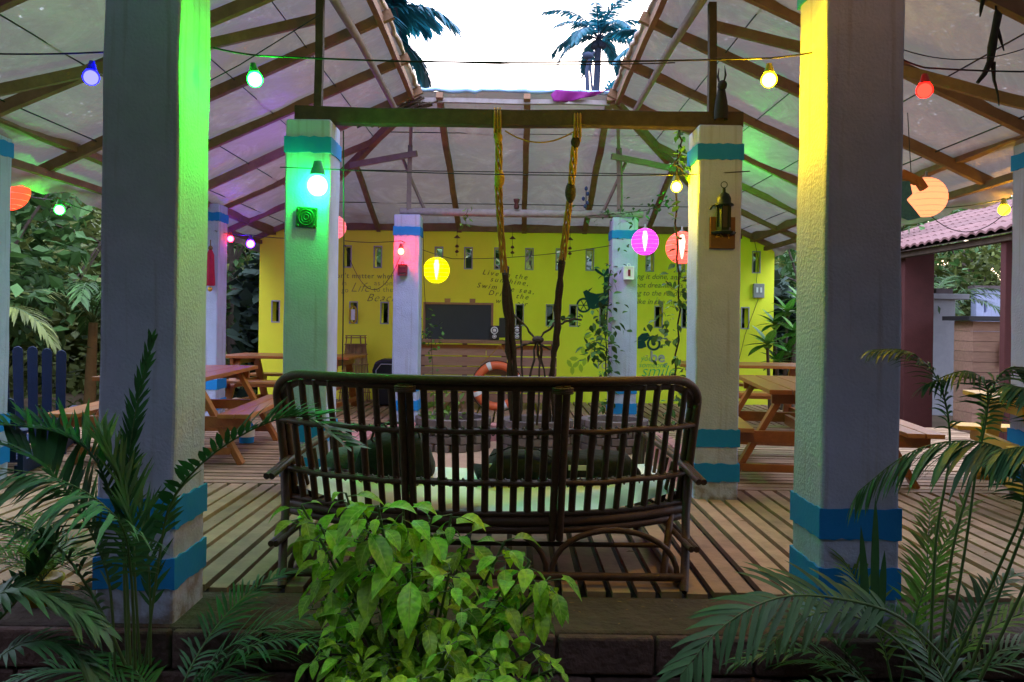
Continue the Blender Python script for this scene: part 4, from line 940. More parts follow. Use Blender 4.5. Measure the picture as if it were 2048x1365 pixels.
for xx in (x0 + .05, x0 + .65, x1 - .75, x1 - .05):
    mb = MB(); mb.box(xx - .035, xx + .035, yb_ + .0135, yb_ + .06, -.02, zt - .03); mb.build('upright', M['frame_wood'], t)
D = 10.95; z0_, z1_ = HC - (681 - 643) * D / F, HC - (611 - 643) * D / F; a0, a1 = (850 - 1024) * D / F, (982 - 1024) * D / F
t = thing('chalkboard', 'black chalkboard in a thin wooden frame standing on the plank bar', 'chalkboard', ((a0 + a1) / 2, D, z0_))
mb = MB(); Mx = Matrix.Rotation(R(-6), 4, 'X')
mb.box(a0, a1, D + .05, D + .065, z0_, z1_); mb.build('slate', M['board'], t)
mb = MB(); mb.box(a0 - .03, a0, D + .035, D + .07, z0_ - .02, z1_ + .03); mb.box(a1, a1 + .03, D + .035, D + .07, z0_ - .02, z1_ + .03); mb.box(a0, a1, D + .036, D + .069, z1_, z1_ + .03); mb.box(a0, a1, D + .036, D + .069, z0_ - .02, z0_); mb.build('frame', M['frame_wood'], t)
for px in (894, 944):
    xx = (px - 1024) * D / F; mb = MB(); mb.box(xx - .04, xx + .04, D + .03, D + .06, z1_ + .031, z1_ + .085); mb.build('clip_block', M['frame_wood'], t)
def speaker(px, py, wd, hh, label, cones=True, D=10.98):
    c = P(px, py, D); t = thing('small_speaker', label, 'speaker', c, 'small speakers on the plank bar')
    mb = MB(); mb.box(c.x - wd / 2, c.x + wd / 2, D - .05, D + .08, c.z - hh / 2, c.z + hh / 2); mb.build('cabinet', M['black'], t, bevel=.006)
    if cones:
        Mr = Matrix.Rotation(R(90), 3, 'X')
        for rr, z in ((.052, .035), (.030, -.052)):
            mb = MB(); mb.lathe([(rr, .0), (rr, .012), (rr * .82, .014), (rr * .45, .004), (rr * .4, .010), (.001, .014)], (c.x, D - .051, c.z + z), 20, M=Mr); mb.build('cone', M['silver'], t)
            mb = MB(); mb.lathe([(rr * .72, .0102), (rr * .62, .0152), (rr * .5, .0102)], (c.x, D - .053, c.z + z), 20, M=Mr); mb.build('cone_surround', M['black'], t)
    return t
speaker(989, 666, .135, .20, 'small black speaker with pale cones, next to the chalkboard frame')
speaker(1034, 666, .135, .20, 'small black speaker with pale cones, right of the dark climbing stems')
speaker(1008, 656, .14, .28, 'plain black subwoofer box between the two small speakers', False)
# lifebuoy
c = P(994, 772, 10.9); t = thing('lifebuoy', 'orange lifebuoy with white bands hanging on the front of the plank bar', 'lifebuoy', c)
Rm, rm = .29, .058
def torus_arc(a0, a1, R_, r_, n=16):
    mb = MB(); pts = [V((c.x + math.cos(a) * R_, c.y - .01, c.z + math.sin(a) * R_)) for a in [a0 + (a1 - a0) * i / n for i in range(n + 1)]]
    mb.tube(pts, r_, 14); return mb
bands = [R(112), R(202), R(292), R(22)]
full = MB(); full.tube([V((c.x + math.cos(a) * Rm, c.y - .01, c.z + math.sin(a) * Rm)) for a in [k * math.pi / 24 for k in range(48)]], rm, 14, closed=True); full.build('ring_float', M['orange'], t)
for a in bands: torus_arc(a - .10, a + .10, Rm, rm + .004, 5).build('white_band', M['white'], t)
mb = MB(); mb.tube(catenary(P(960, 728, 10.82), P(1000, 690, 10.85), .02) + catenary(P(1000, 690, 10.85), P(1030, 725, 10.82), .02), .006, 5); mb.build('grab_line', M['rope'], t)
mb = MB(); mb.tube([V((c.x + math.cos(a) * (Rm + .07), c.y - .03, c.z + math.sin(a) * (Rm + .07) - .012 * abs(math.sin(2 * (a - R(22)))))) for a in [k * math.pi / 24 for k in range(48)]], .006, 5, closed=True); mb.build('edge_rope', M['bark'], t)
# bamboo rack
D = 11.9; t = thing('bamboo_rack', 'tapering bamboo slat rack leaning on the yellow wall', 'rack', P(712, 800, D))
mb = MB()
n = 17
for i in range(n):
    u = i / (n - 1); xt = 694 + u * 36; xb = 678 + u * 62
    yt = 671 if i in (0, 4, 12, 16) else 688; mb.tube([P(xt + (xb - xt) * (yt - 671) / 135, yt, D + .15), P(xb, 806, D - .12)], .010, 6)
mb.build('slats', M['bamboo'], t)
for yy in (672, 676, 689, 709, 729, 755, 785):
    u = (yy - 671) / 135; mb = MB(); mb.tube([P(694 - 16 * u - 3, yy, D + .13 - .27 * u - .02), P(730 + 10 * u + 3, yy, D + .13 - .27 * u - .02)], .009, 6); mb.build('crossbar', M['bamboo'], t)
# pale oval loop light in the slit window, left
c = P(706, 630, YW - .06); t = thing('oval_sign', 'oval yellow rimmed white lamp hanging over the slit window above the bamboo rack', 'lamp', c)
mb = MB(); mb.tube([c + V((math.copysign(min(abs(math.cos(a)) * 1.3, 1), math.cos(a)) * .048, 0, math.sin(a) * .13)) for a in [k * math.pi / 12 for k in range(24)]], .014, 8, closed=True); mb.build('rim', M['yellowpot'], t)
mb = MB(); mb.box(c.x - .03, c.x + .03, c.y - .008, c.y + .01, c.z - .085, c.z + .085); mb.build('panel', M['white'], t, bevel=.004)
# black speaker case on the floor
c = P(778, 806, 11.3); t = thing('loudspeaker', 'large black loudspeaker standing on the deck behind the far slim pillar', 'speaker', (c.x, 11.3, 0))
mb = MB(); mb.prism([(-.20, .02), (.22, .02), (.23, .55), (.20, .64), (.14, .68), (-.10, .68), (-.19, .64), (-.23, .52)], (c.x, 11.5, 0), (1, 0, 0), (0, 0, 1), .34); mb.build('cabinet', M['black'], t, bevel=.03)
mb = MB(); mb.tube([(c.x - .16, 11.15, .14), (c.x - .17, 11.15, .52), (c.x - .1, 11.15, .61), (c.x + .12, 11.15, .61), (c.x + .18, 11.15, .5), (c.x + .16, 11.15, .14)], .008, 6); mb.build('trim', M['cement'], t)

# ================================================================== cane sofa (seen from behind)
SX = -.118
def S(u, v, zt=None):
    hw = 1.025 + .035 * v
    x = SX + u * hw; y = 3.72 - .17 * v + .34 * abs(u) ** 2.6
    z = .30 + .67 * v
    return V((x, y, z))
sofa = thing('cane_sofa', 'dark cane three seat sofa seen from behind with white cushion and black bags on it', 'sofa', (SX, 3.9, 0))
# top rail with rounded shoulders
def rail_pts(off):
    pts = []
    for i in range(14): v = .02 + .80 * i / 13; pts.append((-1, v))
    for i in range(1, 9): a = math.pi / 2 * i / 8; pts.append((-1 + .16 * (1 - math.cos(a)), .82 + .18 * math.sin(a)))
    for i in range(1, 26): pts.append((-.84 + 1.68 * i / 26, 1.0))
    for i in range(0, 9): a = math.pi / 2 * (1 - i / 8); pts.append((1 - .16 * (1 - math.cos(a)), .82 + .18 * math.sin(a)))
    for i in range(14): v = .82 - .80 * i / 13; pts.append((1, v))
    return [S(u, v) + V((0, off, 0)) for u, v in pts]
cx0 = V((SX, 0, .6))
o1 = rail_pts(0); mb = MB(); mb.tube([p + V((0, -.012, .010)) for p in o1], .021, 10); mb.build('back_rail', M['cane'], sofa)
mb = MB(); mb.tube([V((SX + (p.x - SX) * .972, p.y + .016, (p.z - .3) * .965 + .30)) for p in o1], .019, 10); mb.build('back_rail', M['cane'], sofa)
mb = MB(); mb.tube([V((SX + (p.x - SX) * .985, p.y + .05, (p.z - .3) * .995 + .30)) for p in o1[14:-14]], .017, 10); mb.build('back_rail', M['cane'], sofa)
def topv(u):
    a = max(0, abs(u) - .84) / .16
    return .82 + .18 * math.sqrt(max(0, 1 - a * a)) - .02
def vert(u, r, v0=-.02, name='back_slat', du=0, flat=1.0, n=8):
    mb = MB(); ub = u * .985; pts = [S(ub + du + (u - ub) * (v_ / 6), v0 + (topv(u) - v0) * v_ / 6) + V((random.uniform(-.002, .002), .008, 0)) for v_ in range(7)]
    mb.tube(pts, r, n, flat=flat); return mb.build(name, M['cane'], sofa)
for s0, s1, n in ((-.96, -.375, 8), (-.30, .30, 9), (.375, .96, 8)):
    for k in range(n):
        u = s0 + (s1 - s0) * (k + .5) / n; vert(u, .0175 + random.uniform(-.001, .001), flat=.55)
for u in (-.345, .335):
    for dx in (-.018, .018):
        mb = MB(); mb.tube([S(u, v_) + V((dx, -.026, 0)) for v_ in (.985, .7, .4, .1, -.06, -.14)], .018, 9); mb.build('back_post', M['cane'], sofa)
    mb = MB()
    for zz in (.965, .95, .935): p = S(u, zz) + V((0, -.025, .0)); mb.tube([p + V((math.cos(a) * .045, math.sin(a) * .032, 0)) for a in [k * math.pi / 8 for k in range(16)]], .006, 5, closed=True)
    mb.build('binding', M['canebind'], sofa)
for v_ in (.655, .28):
    for dy, r_ in ((-.014, .013), (.022, .012)):
        mb = MB(); mb.tube([S(-1 + 2 * i / 30, v_) + V((0, dy, .003 * math.sin(i * 1.3))) for i in range(31)], r_, 8); mb.build('cross_rail', M['cane'], sofa)
    mb = MB()                       # rattan wound round the rail
    pts = []
    for i in range(361):
        p = S(-.99 + 1.98 * i / 360, v_); a = i * .9; pts.append(p + V((0, math.cos(a) * .022, math.sin(a) * .020)))
    mb.tube(pts, .0035, 4); mb.build('rail_winding', M['canebind'], sofa)
# seat frame
for dz_, r_ in ((-.005, .024), (-.045, .020), (.03, .014)):
    mb = MB(); mb.tube([S(-1 + 2 * i / 30, 0) + V((0, 0, dz_)) for i in range(31)], r_, 9); mb.build('seat_rail', M['cane'], sofa)
mb = MB(); mb.tube([(SX - .88, 4.62, .31), (SX, 4.70, .31), (SX + .88, 4.62, .31)], .024, 9); mb.build('seat_rail', M['cane'], sofa)
mb = MB()
for i in range(26):
    u = -.95 + 1.9 * i / 25; p = S(u, 0); mb.tube([p + V((0, 0, .01)), V((SX + u * .88, 4.64, .32))], .009, 5)
mb.build('seat_slats', M['cane'], sofa)
# side frames: arms, legs and their crossing canes sticking out behind
for sx in (-1, 1):
    pb = S(sx, .02)
    mb = MB(); mb.tube([S(sx, .34) + V((sx * .005, 0, 0)), V((SX + sx * 1.0, 3.90, .30)), V((SX + sx * .965, 3.74, .14)), V((SX + sx * .935, 3.63, 0))], .021, 9); mb.build('leg', M['cane'], sofa)
    mb = MB(); mb.tube([S(sx, .1) + V((-sx * .05, .06, 0)), V((SX + sx * .90, 3.86, .15)), V((SX + sx * .87, 3.80, 0))], .018, 9); mb.build('leg', M['cane'], sofa)
    mb = MB(); mb.tube([(SX + sx * .90, 4.62, .60), (SX + sx * .89, 4.66, .3), (SX + sx * .88, 4.68, 0)], .021, 9); mb.build('leg', M['cane'], sofa)
    for k in (0, 1):
        dx = .035 * k
        mb = MB(); mb.tube([(SX + sx * (.90 + dx), 4.64, .60 + .0 * k), (SX + sx * (.975 + dx * .7), 4.1, .555), (SX + sx * (1.025 + dx * .7), 3.74, .49)], .016, 9); mb.build('arm_cane', M['cane'], sofa)
        mb = MB(); mb.tube([(SX + sx * (.86 + dx), 4.62, .22), (SX + sx * (.93 + dx * .7), 4.1, .21), (SX + sx * (.975 + dx * .7), 3.66, .19)], .015, 9); mb.build('side_cane', M['cane'], sofa)
    mb = MB()
    for k in range(7): u = k / 7; mb.tube([(SX + sx * (.905 + .05 * u), 4.58 - .7 * u, .58 - .04 * u), (SX + sx * (.89 + .02 * u), 4.58 - .62 * u, .31)], .010, 6)
    mb.build('arm_slats', M['cane'], sofa)
    # arched braces under the seat
    mb = MB(); cxm = SX + sx * .62
    mb.tube([(cxm + .30 * math.cos(a), 3.70 + .02 * math.sin(a), .03 + .23 * math.sin(a) ** .8 if math.sin(a) > 0 else .03) for a in [math.pi * i / 16 for i in range(17)]], .014, 8); mb.build('arched_brace', M['cane'], sofa)
    mb = MB(); mb.tube([(SX + sx * .93, 3.66, .02), (SX + sx * .90, 4.66, .02)], .017, 8); mb.build('side_stretcher', M['cane'], sofa)
mb = MB(); mb.tube([(SX + .30 * math.cos(a), 3.72, .03 + .24 * max(0, math.sin(a)) ** .8) for a in [math.pi * i / 16 for i in range(17)]], .014, 8); mb.build('arched_brace', M['cane'], sofa)
for y, z, hw, r_ in ((3.67, .055, .94, .019), (3.83, .16, .90, .012), (4.66, .06, .87, .017)):
    mb = MB(); mb.tube([(SX - hw, y, z), (SX, y + .01, z - .004), (SX + hw, y, z)], r_, 9); mb.build('stretcher', M['cane'], sofa)
# white cushion, one long pad turned up at the ends
mb = MB(); nx, ny = 40, 12; vs = []
def cush(i, j, top):
    u = -1 + 2 * i / nx; t_ = j / ny; p0 = S(u * .96, .06) + V((0, .03, 0)); y1 = 4.62
    y = p0.y + (y1 - p0.y) * t_; e = min(1, 6 * t_, 6 * (1 - t_), 7 * (1 - abs(u)))
    z = .335 + (.07 * e ** .4 if top else 0) + .13 * max(0, abs(u) - .62) ** 1.0 + (.012 * noise.noise(V((u * 5, t_ * 4, top))) if top else 0)
    return V((p0.x, y, z))
for top in (0, 1):
    for j in range(ny + 1):
        for i in range(nx + 1): vs.append(cush(i, j, top))
Nn = (nx + 1) * (ny + 1); fs = []
for j in range(ny):
    for i in range(nx):
        a = j * (nx + 1) + i; q4 = (a, a + 1, a + nx + 2, a + nx + 1); fs += [q4[::-1], tuple(k + Nn for k in q4)]
for i in range(nx):
    fs.append((i, i + 1, i + 1 + Nn, i + Nn)); a = ny * (nx + 1) + i; fs.append((a + Nn, a + 1 + Nn, a + 1, a))
for j in range(ny):
    a = j * (nx + 1); fs.append((a, a + Nn, a + Nn + nx + 1, a + nx + 1)); a += nx; fs.append((a + nx + 1, a + nx + 1 + Nn, a + Nn, a))
mb.add(vs, fs, True); tag(mb.build('seat_cushion', M['cushion']), 'long white seat cushion lying on the cane sofa', 'cushion')
# long black bag lying on it
def blob(prof, o, label, name, cat, ry, M_, seed):
    mb = MB(); n = 14; vs = []
    for i, (x, h, w_) in enumerate(prof):
        for k in range(n):
            a = 2 * math.pi * k / n; c_, s_ = math.cos(a), math.sin(a)
            p = V((x, abs(c_) ** .6 * math.copysign(1, c_) * w_, max(-.0, (.5 + .5 * abs(s_) ** .7 * math.copysign(1, s_)) * h)))
            p += V((0, noise.noise(p * 9 + V((seed, 0, 0))) * .025, noise.noise(p * 8 + V((0, seed, 0))) * .02))
            vs.append(V(o) + Matrix.Rotation(ry, 3, 'Z') @ p)
    fs = [(i * n + k, i * n + (k + 1) % n, (i + 1) * n + (k + 1) % n, (i + 1) * n + k) for i in range(len(prof) - 1) for k in range(n)]
    m_ = len(prof) - 1; fs += [tuple(range(n))[::-1], tuple(m_ * n + k for k in range(n))]
    mb.add(vs, fs, True); return mb
t = thing('guitar_bag', 'long black padded bag lying on the right half of the white cushion', 'bag', (.25, 4.12, .42))
bp = []
for i in range(18):
    u = i / 17; bp.append((-.42 + .86 * u, .15 * (1 - .15 * u) * (1 if .06 < u < .96 else .4), (.15 if u < .5 else .13 - .05 * (u - .5))))
blob(bp, (.24, 4.14, .425), '', '', '', R(7), 'bag', 3).build('bag_body', M['bag'], t)
mb = MB(); mb.tube([(-.1, 4.0, .56), (.0, 3.97, .61), (.14, 3.98, .60), (.22, 4.0, .55)], .012, 6, flat=.4); mb.build('strap', M['bag'], t)
mb = MB(); mb.box(-.12, -.02, 3.985, 3.992, .50, .52); mb.box(.3, .4, 4.0, 4.007, .49, .515); mb.build('buckle', M['silver'], t)
t = thing('black_backpack', 'rounded black backpack with a shiny curved top on the left half of the cushion', 'bag', (-.62, 4.15, .42))
blob([(-.20, .06, .10), (-.16, .17, .15), (-.05, .22, .17), (.06, .24, .17), (.15, .22, .15), (.21, .07, .1)], (-.62, 4.18, .42), '', '', '', R(0), 'bag', 9).build('bag_body', M['bag'], t)
mb = MB(); mb.tube([(-.71 + .0, 4.1, .60)] + [(-.60 + .13 * math.cos(a), 4.1, .62 + .09 * math.sin(a)) for a in [math.pi * (1 - k / 8) for k in range(9)]], .014, 7, flat=.5); mb.build('handle', M['black'], t)
t = blob([(-.16, .03, .05), (-.1, .09, .10), (0, .11, .12), (.1, .08, .10), (.16, .03, .05)], (-.86, 4.25, .45), '', '', '', R(20), 'bag', 5).build('folded_shawl', mat('dark_knit', (.03, .035, .04), .95, (.10, .11, .12), 70, .1, .5, 90))
tag(t, 'small crumpled dark knitted shawl beside the backpack', 'shawl')

# ================================================================== picnic tables
def picnic(label, m='picnic', loc=(0, 0, 0), rz=0, L_=1.75):
    t = thing('picnic_table', label, 'picnic table', (0, 0, 0), 'picnic tables on the deck')
    for k in range(5):
        x = -.36 + .18 * k; mb = MB(); mb.box(x - .085, x + .085, -L_ / 2, L_ / 2, .715, .752); mb.build('top_plank', M[m], t, bevel=.005)
    for sx in (-1, 1):
        for k in (0, 1):
            x = sx * (.62 + .14 * k); mb = MB(); mb.box(x - .066, x + .066, -L_ / 2, L_ / 2, .415, .45); mb.build('bench_plank', M['wetpicnic'] if m == 'picnic' else M['yellowwood'], t, bevel=.005)
        for sy in (-1, 1):
            mb = MB(); mb.beam((sx * .30, sy * (L_ / 2 - .22), .714), (sx * .70, sy * (L_ / 2 - .22), .0), .045, .095, up=(0, 1, 0)); mb.build('leg', M[m], t, bevel=.004)
    for sy in (-1, 1):
        y = sy * (L_ / 2 - .172)
        mb = MB(); mb.box(-.78, .78, y - .022, y + .022, .32, .414); mb.build('bench_bearer', M[m], t, bevel=.004)
        mb = MB(); mb.box(-.40, .40, y - .021, y + .023, .63, .714); mb.build('top_bearer', M[m], t, bevel=.004)
        mb = MB(); mb.box(-.62, .62, y - .021, y + .023, .09, .15); mb.build('foot_rail', M[m], t, bevel=.004)
    mb = MB(); mb.beam((0, -(L_ / 2 - .2), .35), (0, (L_ / 2 - .2), .35), .045, .09); mb.build('long_brace', M[m], t)
    t.location = loc; t.rotation_euler = (0, 0, rz); return t
pt = picnic('varnished picnic table behind the near left pillar, nearest on the left side', loc=(-3.03, 7.25, 0), rz=R(4))
for lab, loc, rz in (('varnished picnic table at the back left before the yellow wall', (-2.95, 10.6, 0), R(86)),
                     ('varnished picnic table between the two right pillars, its bench end facing the sofa', (2.55, 6.8, 0), R(-8)),
                     ('varnished picnic table at the back right in front of the big leafed shrub', (3.0, 9.95, 0), R(84))):
    c = copy_tree(pt, None, lab); c.location = loc; c.rotation_euler = (0, 0, rz)
picnic('yellow picnic table outside the right pillars behind the palm fronds', 'yellowwood', (4.35, 5.6, 0), R(75))
t = thing('plastic_bottle', 'small blue and white plastic jug under the near left picnic table', 'jug', (-2.62, 7.75, .0))
mb = MB(); mb.lathe([(.07, 0), (.075, .10), (.075, .16), (.03, .22), (.03, .25), (.001, .25)], (-2.62, 7.75, .01), 14); mb.build('body', M['blue'], t)
mb = MB(); mb.lathe([(.0775, .06), (.0775, .13)], (-2.62, 7.75, .01), 14); mb.build('label_band', M['white'], t)

# ================================================================== red-tiled hut on the right and what stands by it
hut = thing('tiled_hut', 'open hut with a red clay tile roof on dark red posts, at right', 'hut', (7.5, 11, -.3))
EX, EZ, PT = 5.95, 2.44, math.tan(R(20))
mb = MB(); ny = 300; Y0, Y1 = 6.2, 15.5
for row in range(7):
    xa = EX + row * .42; xb = xa + .46; za = EZ + row * .42 * PT + .018; zb_ = za + .46 * PT - .012
    vs = []
    for i in range(ny + 1):
        y = Y0 + (Y1 - Y0) * i / ny; r_ = abs(math.sin(math.pi * (y / .205))) * .04 + random.uniform(-.002, .002)
        jx = random.uniform(-.006, .006) + .010 * noise.noise(V((int(y / .205) * 3.3, row * 5, 0)))
        vs += [(xa + jx, y, za + r_ - .03), (xa + jx, y, za + r_), (xb, y, zb_ + r_)]
    mb.add(vs, [(i * 3 + k, i * 3 + k + 1, (i + 1) * 3 + k + 1, (i + 1) * 3 + k) for i in range(ny) for k in (0, 1)])
mb.build('tile_roof', M['tile'], hut)
mb = MB(); mb.add([(EX, Y0, EZ - .04), (EX, Y1, EZ - .04), (EX + 2.95, Y1, EZ - .04 + 2.95 * PT), (EX + 2.95, Y0, EZ - .04 + 2.95 * PT)], [(0, 1, 2, 3)]); mb.build('roof_boarding', M['wood_dark'], hut)
def rp(px, D, wd, z1, name='post', m='redpost', dpt=None):
    x = (px - 1024) * D / F; mb = MB(); mb.box(x - wd / 2, x + wd / 2, D, D + (dpt or wd), -.34, z1); return mb.build(name, M[m], hut, bevel=.01)
rp(1838, 12.2, .46, 2.5, dpt=.4); rp(2019, 9.6, .11, 2.40); rp(2060, 12.6, .3, 2.6)
mb = MB(); mb.box(6.02, 6.14, 6.5, 15.2, 2.32, 2.40); mb.build('eave_beam', M['wood_dark'], hut)
t = thing('cement_post', 'grey cement post with a flat capping slab left of the white garden wall', 'post', P(1892, 780, 14)); 
D = 14.0; x = (1888 - 1024) * D / F; z = HC - (588 - 12 - 643) * D / F
mb = MB(); mb.box(x - .22, x + .20, D, D + .35, -.34, z - .10); mb.build('shaft', M['cement'], t, bevel=.01)
mb = MB(); mb.box(x - .24, x + .42, D - .06, D + .4, z - .099, z); mb.build('cap_slab', M['cement'], t, bevel=.01)
mb = MB(); mb.box(x - .12, x + .18, D + .05, D + .25, z + .002, z + .10); mb.build('loose_bricks', M['greybrick'], t)
D = 17.0; t = thing('garden_wall', 'white rendered garden wall with one narrow slit at the far right', 'wall', (10.8, D, -.34))
xs = (1952 - 1024) * D / F; z1 = HC - (578 - 13 - 643) * D / F; z0 = HC - (640 - 13 - 643) * D / F; xm = (1970 - 1024) * D / F
mb = MB(); mb.box(xs, xm - .03, D, D + .2, -.34, z1); mb.box(xm + .03, xs + 4, D, D + .2, -.34, z1); zc_ = HC - (614 - 13 - 643) * D / F
mb.box(xm - .03, xm + .03, D, D + .2, -.34, zc_ - .12); mb.box(xm - .03, xm + .03, D, D + .2, zc_ + .14, z1); mb.build('render', M['plaster'], t)
mb = MB(); mb.box(xs - .05, xs + 4.05, D - .04, D + .24, z1 + .002, z1 + .07); mb.build('coping', M['greybrick'], t)
D = 11.4; x0, x1 = (1940 - 1024) * D / F, (2120 - 1024) * D / F; z1 = HC - (640 - 13 - 643) * D / F
t = thing('wooden_counter', 'dark topped wooden counter under the clay tiled roof at the far right', 'counter', ((x0 + x1) / 2, D, -.34))
mb = MB(); z = -.30
while z < z1 - .16:
    mb.box(x0 + .05, x1, D + random.uniform(0, .01), D + .5, z, z + .145); z += .15
mb.build('side_planks', M['plank'], t, bevel=.004)
mb = MB(); mb.box(x0 - .08, x1, D - .1, D + .6, z + .004, z + .07); mb.build('counter_top', M['glass_dark'], t, bevel=.005)
mb = MB(); mb.prism([(0, 0), (.10, 0), (.12, .3), (.05, .42), (.0, .25)], (x0 + .42, D - .03, .68), (1, 0, 0), (0, 0, 1), .012)
tag(mb.build('red_towel', M['orange']), 'small red and white towel hanging on the wooden counter', 'towel')
# blue slatted chairs at the left
def pickets(cx, cy, n, h, label, rz, z0=-.32):
    t = thing('slatted_chair', label, 'chair', (0, 0, 0), 'blue slatted garden chairs')
    for k in range(n):
        x = (k - (n - 1) / 2) * .105; hh = h - .05 * abs(k - (n - 1) / 2) / n * 2; lean = .05 * (k - (n - 1) / 2) / n
        pr = [(-.036, 0), (.036, 0), (.040, hh - .04)] + [(.040 * math.cos(a), hh - .04 + .04 * math.sin(a)) for a in (R(45), R(90), R(135))] + [(-.040, hh - .04)]
        mb = MB(); mb.prism([(x + p[0] + lean * p[1], p[1] + .45) for p in pr], (0, 0, 0), (1, 0, 0), (0, .12, 1), .02); mb.build('back_slat', M['bluepaint'], t, bevel=.003)
    for k in range(4): mb = MB(); y = -.12 - .13 * k; mb.box(-.27, .27, y - .055, y + .055, .41, .435); mb.build('seat_slat', M['bluepaint'], t)
    for sx in (-1, 1):
        mb = MB(); mb.box(sx * .29 - .02, sx * .29 + .02, -.62, -.56, 0, .66); mb.build('leg', M['bluepaint'], t)
        mb = MB(); mb.box(sx * .29 - .02, sx * .29 + .02, .02, .08, 0, .66); mb.build('leg', M['bluepaint'], t)
        mb = MB(); mb.box(sx * .29 - .05, sx * .29 + .05, -.66, .12, .661, .685); mb.build('arm', M['bluepaint'], t)
        mb = MB(); mb.box(sx * .255 - .014, sx * .255 + .014, -.60, .06, .33, .409); mb.build('seat_rail', M['bluepaint'], t)
    t.location = (cx, cy, z0); t.rotation_euler = (0, 0, rz); return t
pickets(-4.30, 6.95, 6, .85, 'blue chair with tall round topped slats beside the left outer pillar', R(200))
pickets(-4.05, 6.0, 5, .52, 'lower blue slatted chair partly hidden by the left palm fronds', R(190))

# ================================================================== plants
DENS = 1.45
def frond_mesh(pts, n, L, W, up=(0, 0, 1), droop=.5, angle=55, side=(1, 1), taper=.5, start=.12, mb=None, stalk=None, seg=3, jit=.12, rr=.006, vee=.35):
    """feather leaf: curve through pts, leaflets both sides"""
    pts = [V(p) for p in pts]; L_ = len(pts) - 1
    def cr(u):
        u = max(0, min(.9999, u)) * L_; i = int(u); f = u - i
        p0, p1, p2, p3 = pts[max(i - 1, 0)], pts[i], pts[min(i + 1, L_)], pts[min(i + 2, L_)]
        return .5 * ((2 * p1) + (p2 - p0) * f + (2 * p0 - 5 * p1 + 4 * p2 - p3) * f * f + (3 * p1 - p0 - 3 * p2 + p3) * f ** 3)
    stalk.tube([cr(i / 20) for i in range(21)], [rr * (1 - .8 * i / 20) for i in range(21)], 6)
    up = V(up)
    n = int(n * DENS)
    for i in range(n):
        u = start + (1 - start) * (i + .5) / n; c = cr(u); tn = (cr(u + .01) - cr(u - .01)).normalized()
        sd = tn.cross(up)
        if sd.length < .1: sd = tn.cross(V((0, 1, 0)))
        sd.normalize(); nz = sd.cross(tn).normalized()
        env = min(1, .35 + 2.2 * (u - start + .05)) * (1 - taper * max(0, u - .55) / .45)
        for k, s in enumerate((-1, 1)):
            if side[k] == 0 or random.random() < .04: continue
            an = R(angle * (1 - .45 * u)) + random.uniform(-jit, jit)
            d = tn * math.cos(an) + sd * s * math.sin(an) + nz * (vee + random.uniform(-jit, jit))
            ll = L * env * side[k] * random.uniform(.85, 1.1)
            if random.random() < .10: ll *= random.uniform(.45, .8)
            mb.leaf(c, d + V((random.gauss(0, .06), random.gauss(0, .06), random.gauss(0, .06))), nz + V((0, 0, .2)), ll, W * random.uniform(.85, 1.15), droop, .12, seg, 2)
def plant(name, label, cat, base, fronds, m, group=None, stalkm='stalk'):
    t = thing(name, label, cat, base, group)
    for fr in fronds:
        fr = dict(fr); mt = fr.pop('m', m); mb, st = MB(), MB(); frond_mesh(mb=mb, stalk=st, **fr)
        f = mb.build('frond', M[mt], t); st.build('frond_stalk', M[stalkm], f)
    return t
Q = P
def arc(base, az, el, L, droop, n=6):
    """generic arching stalk"""
    b = V(base); pts = [b]; e = el; c = b.copy()
    for i in range(n):
        c = c + V((math.sin(az) * math.cos(e), math.cos(az) * math.cos(e), math.sin(e))) * (L / n); e -= droop / n; pts.append(c.copy())
    return pts
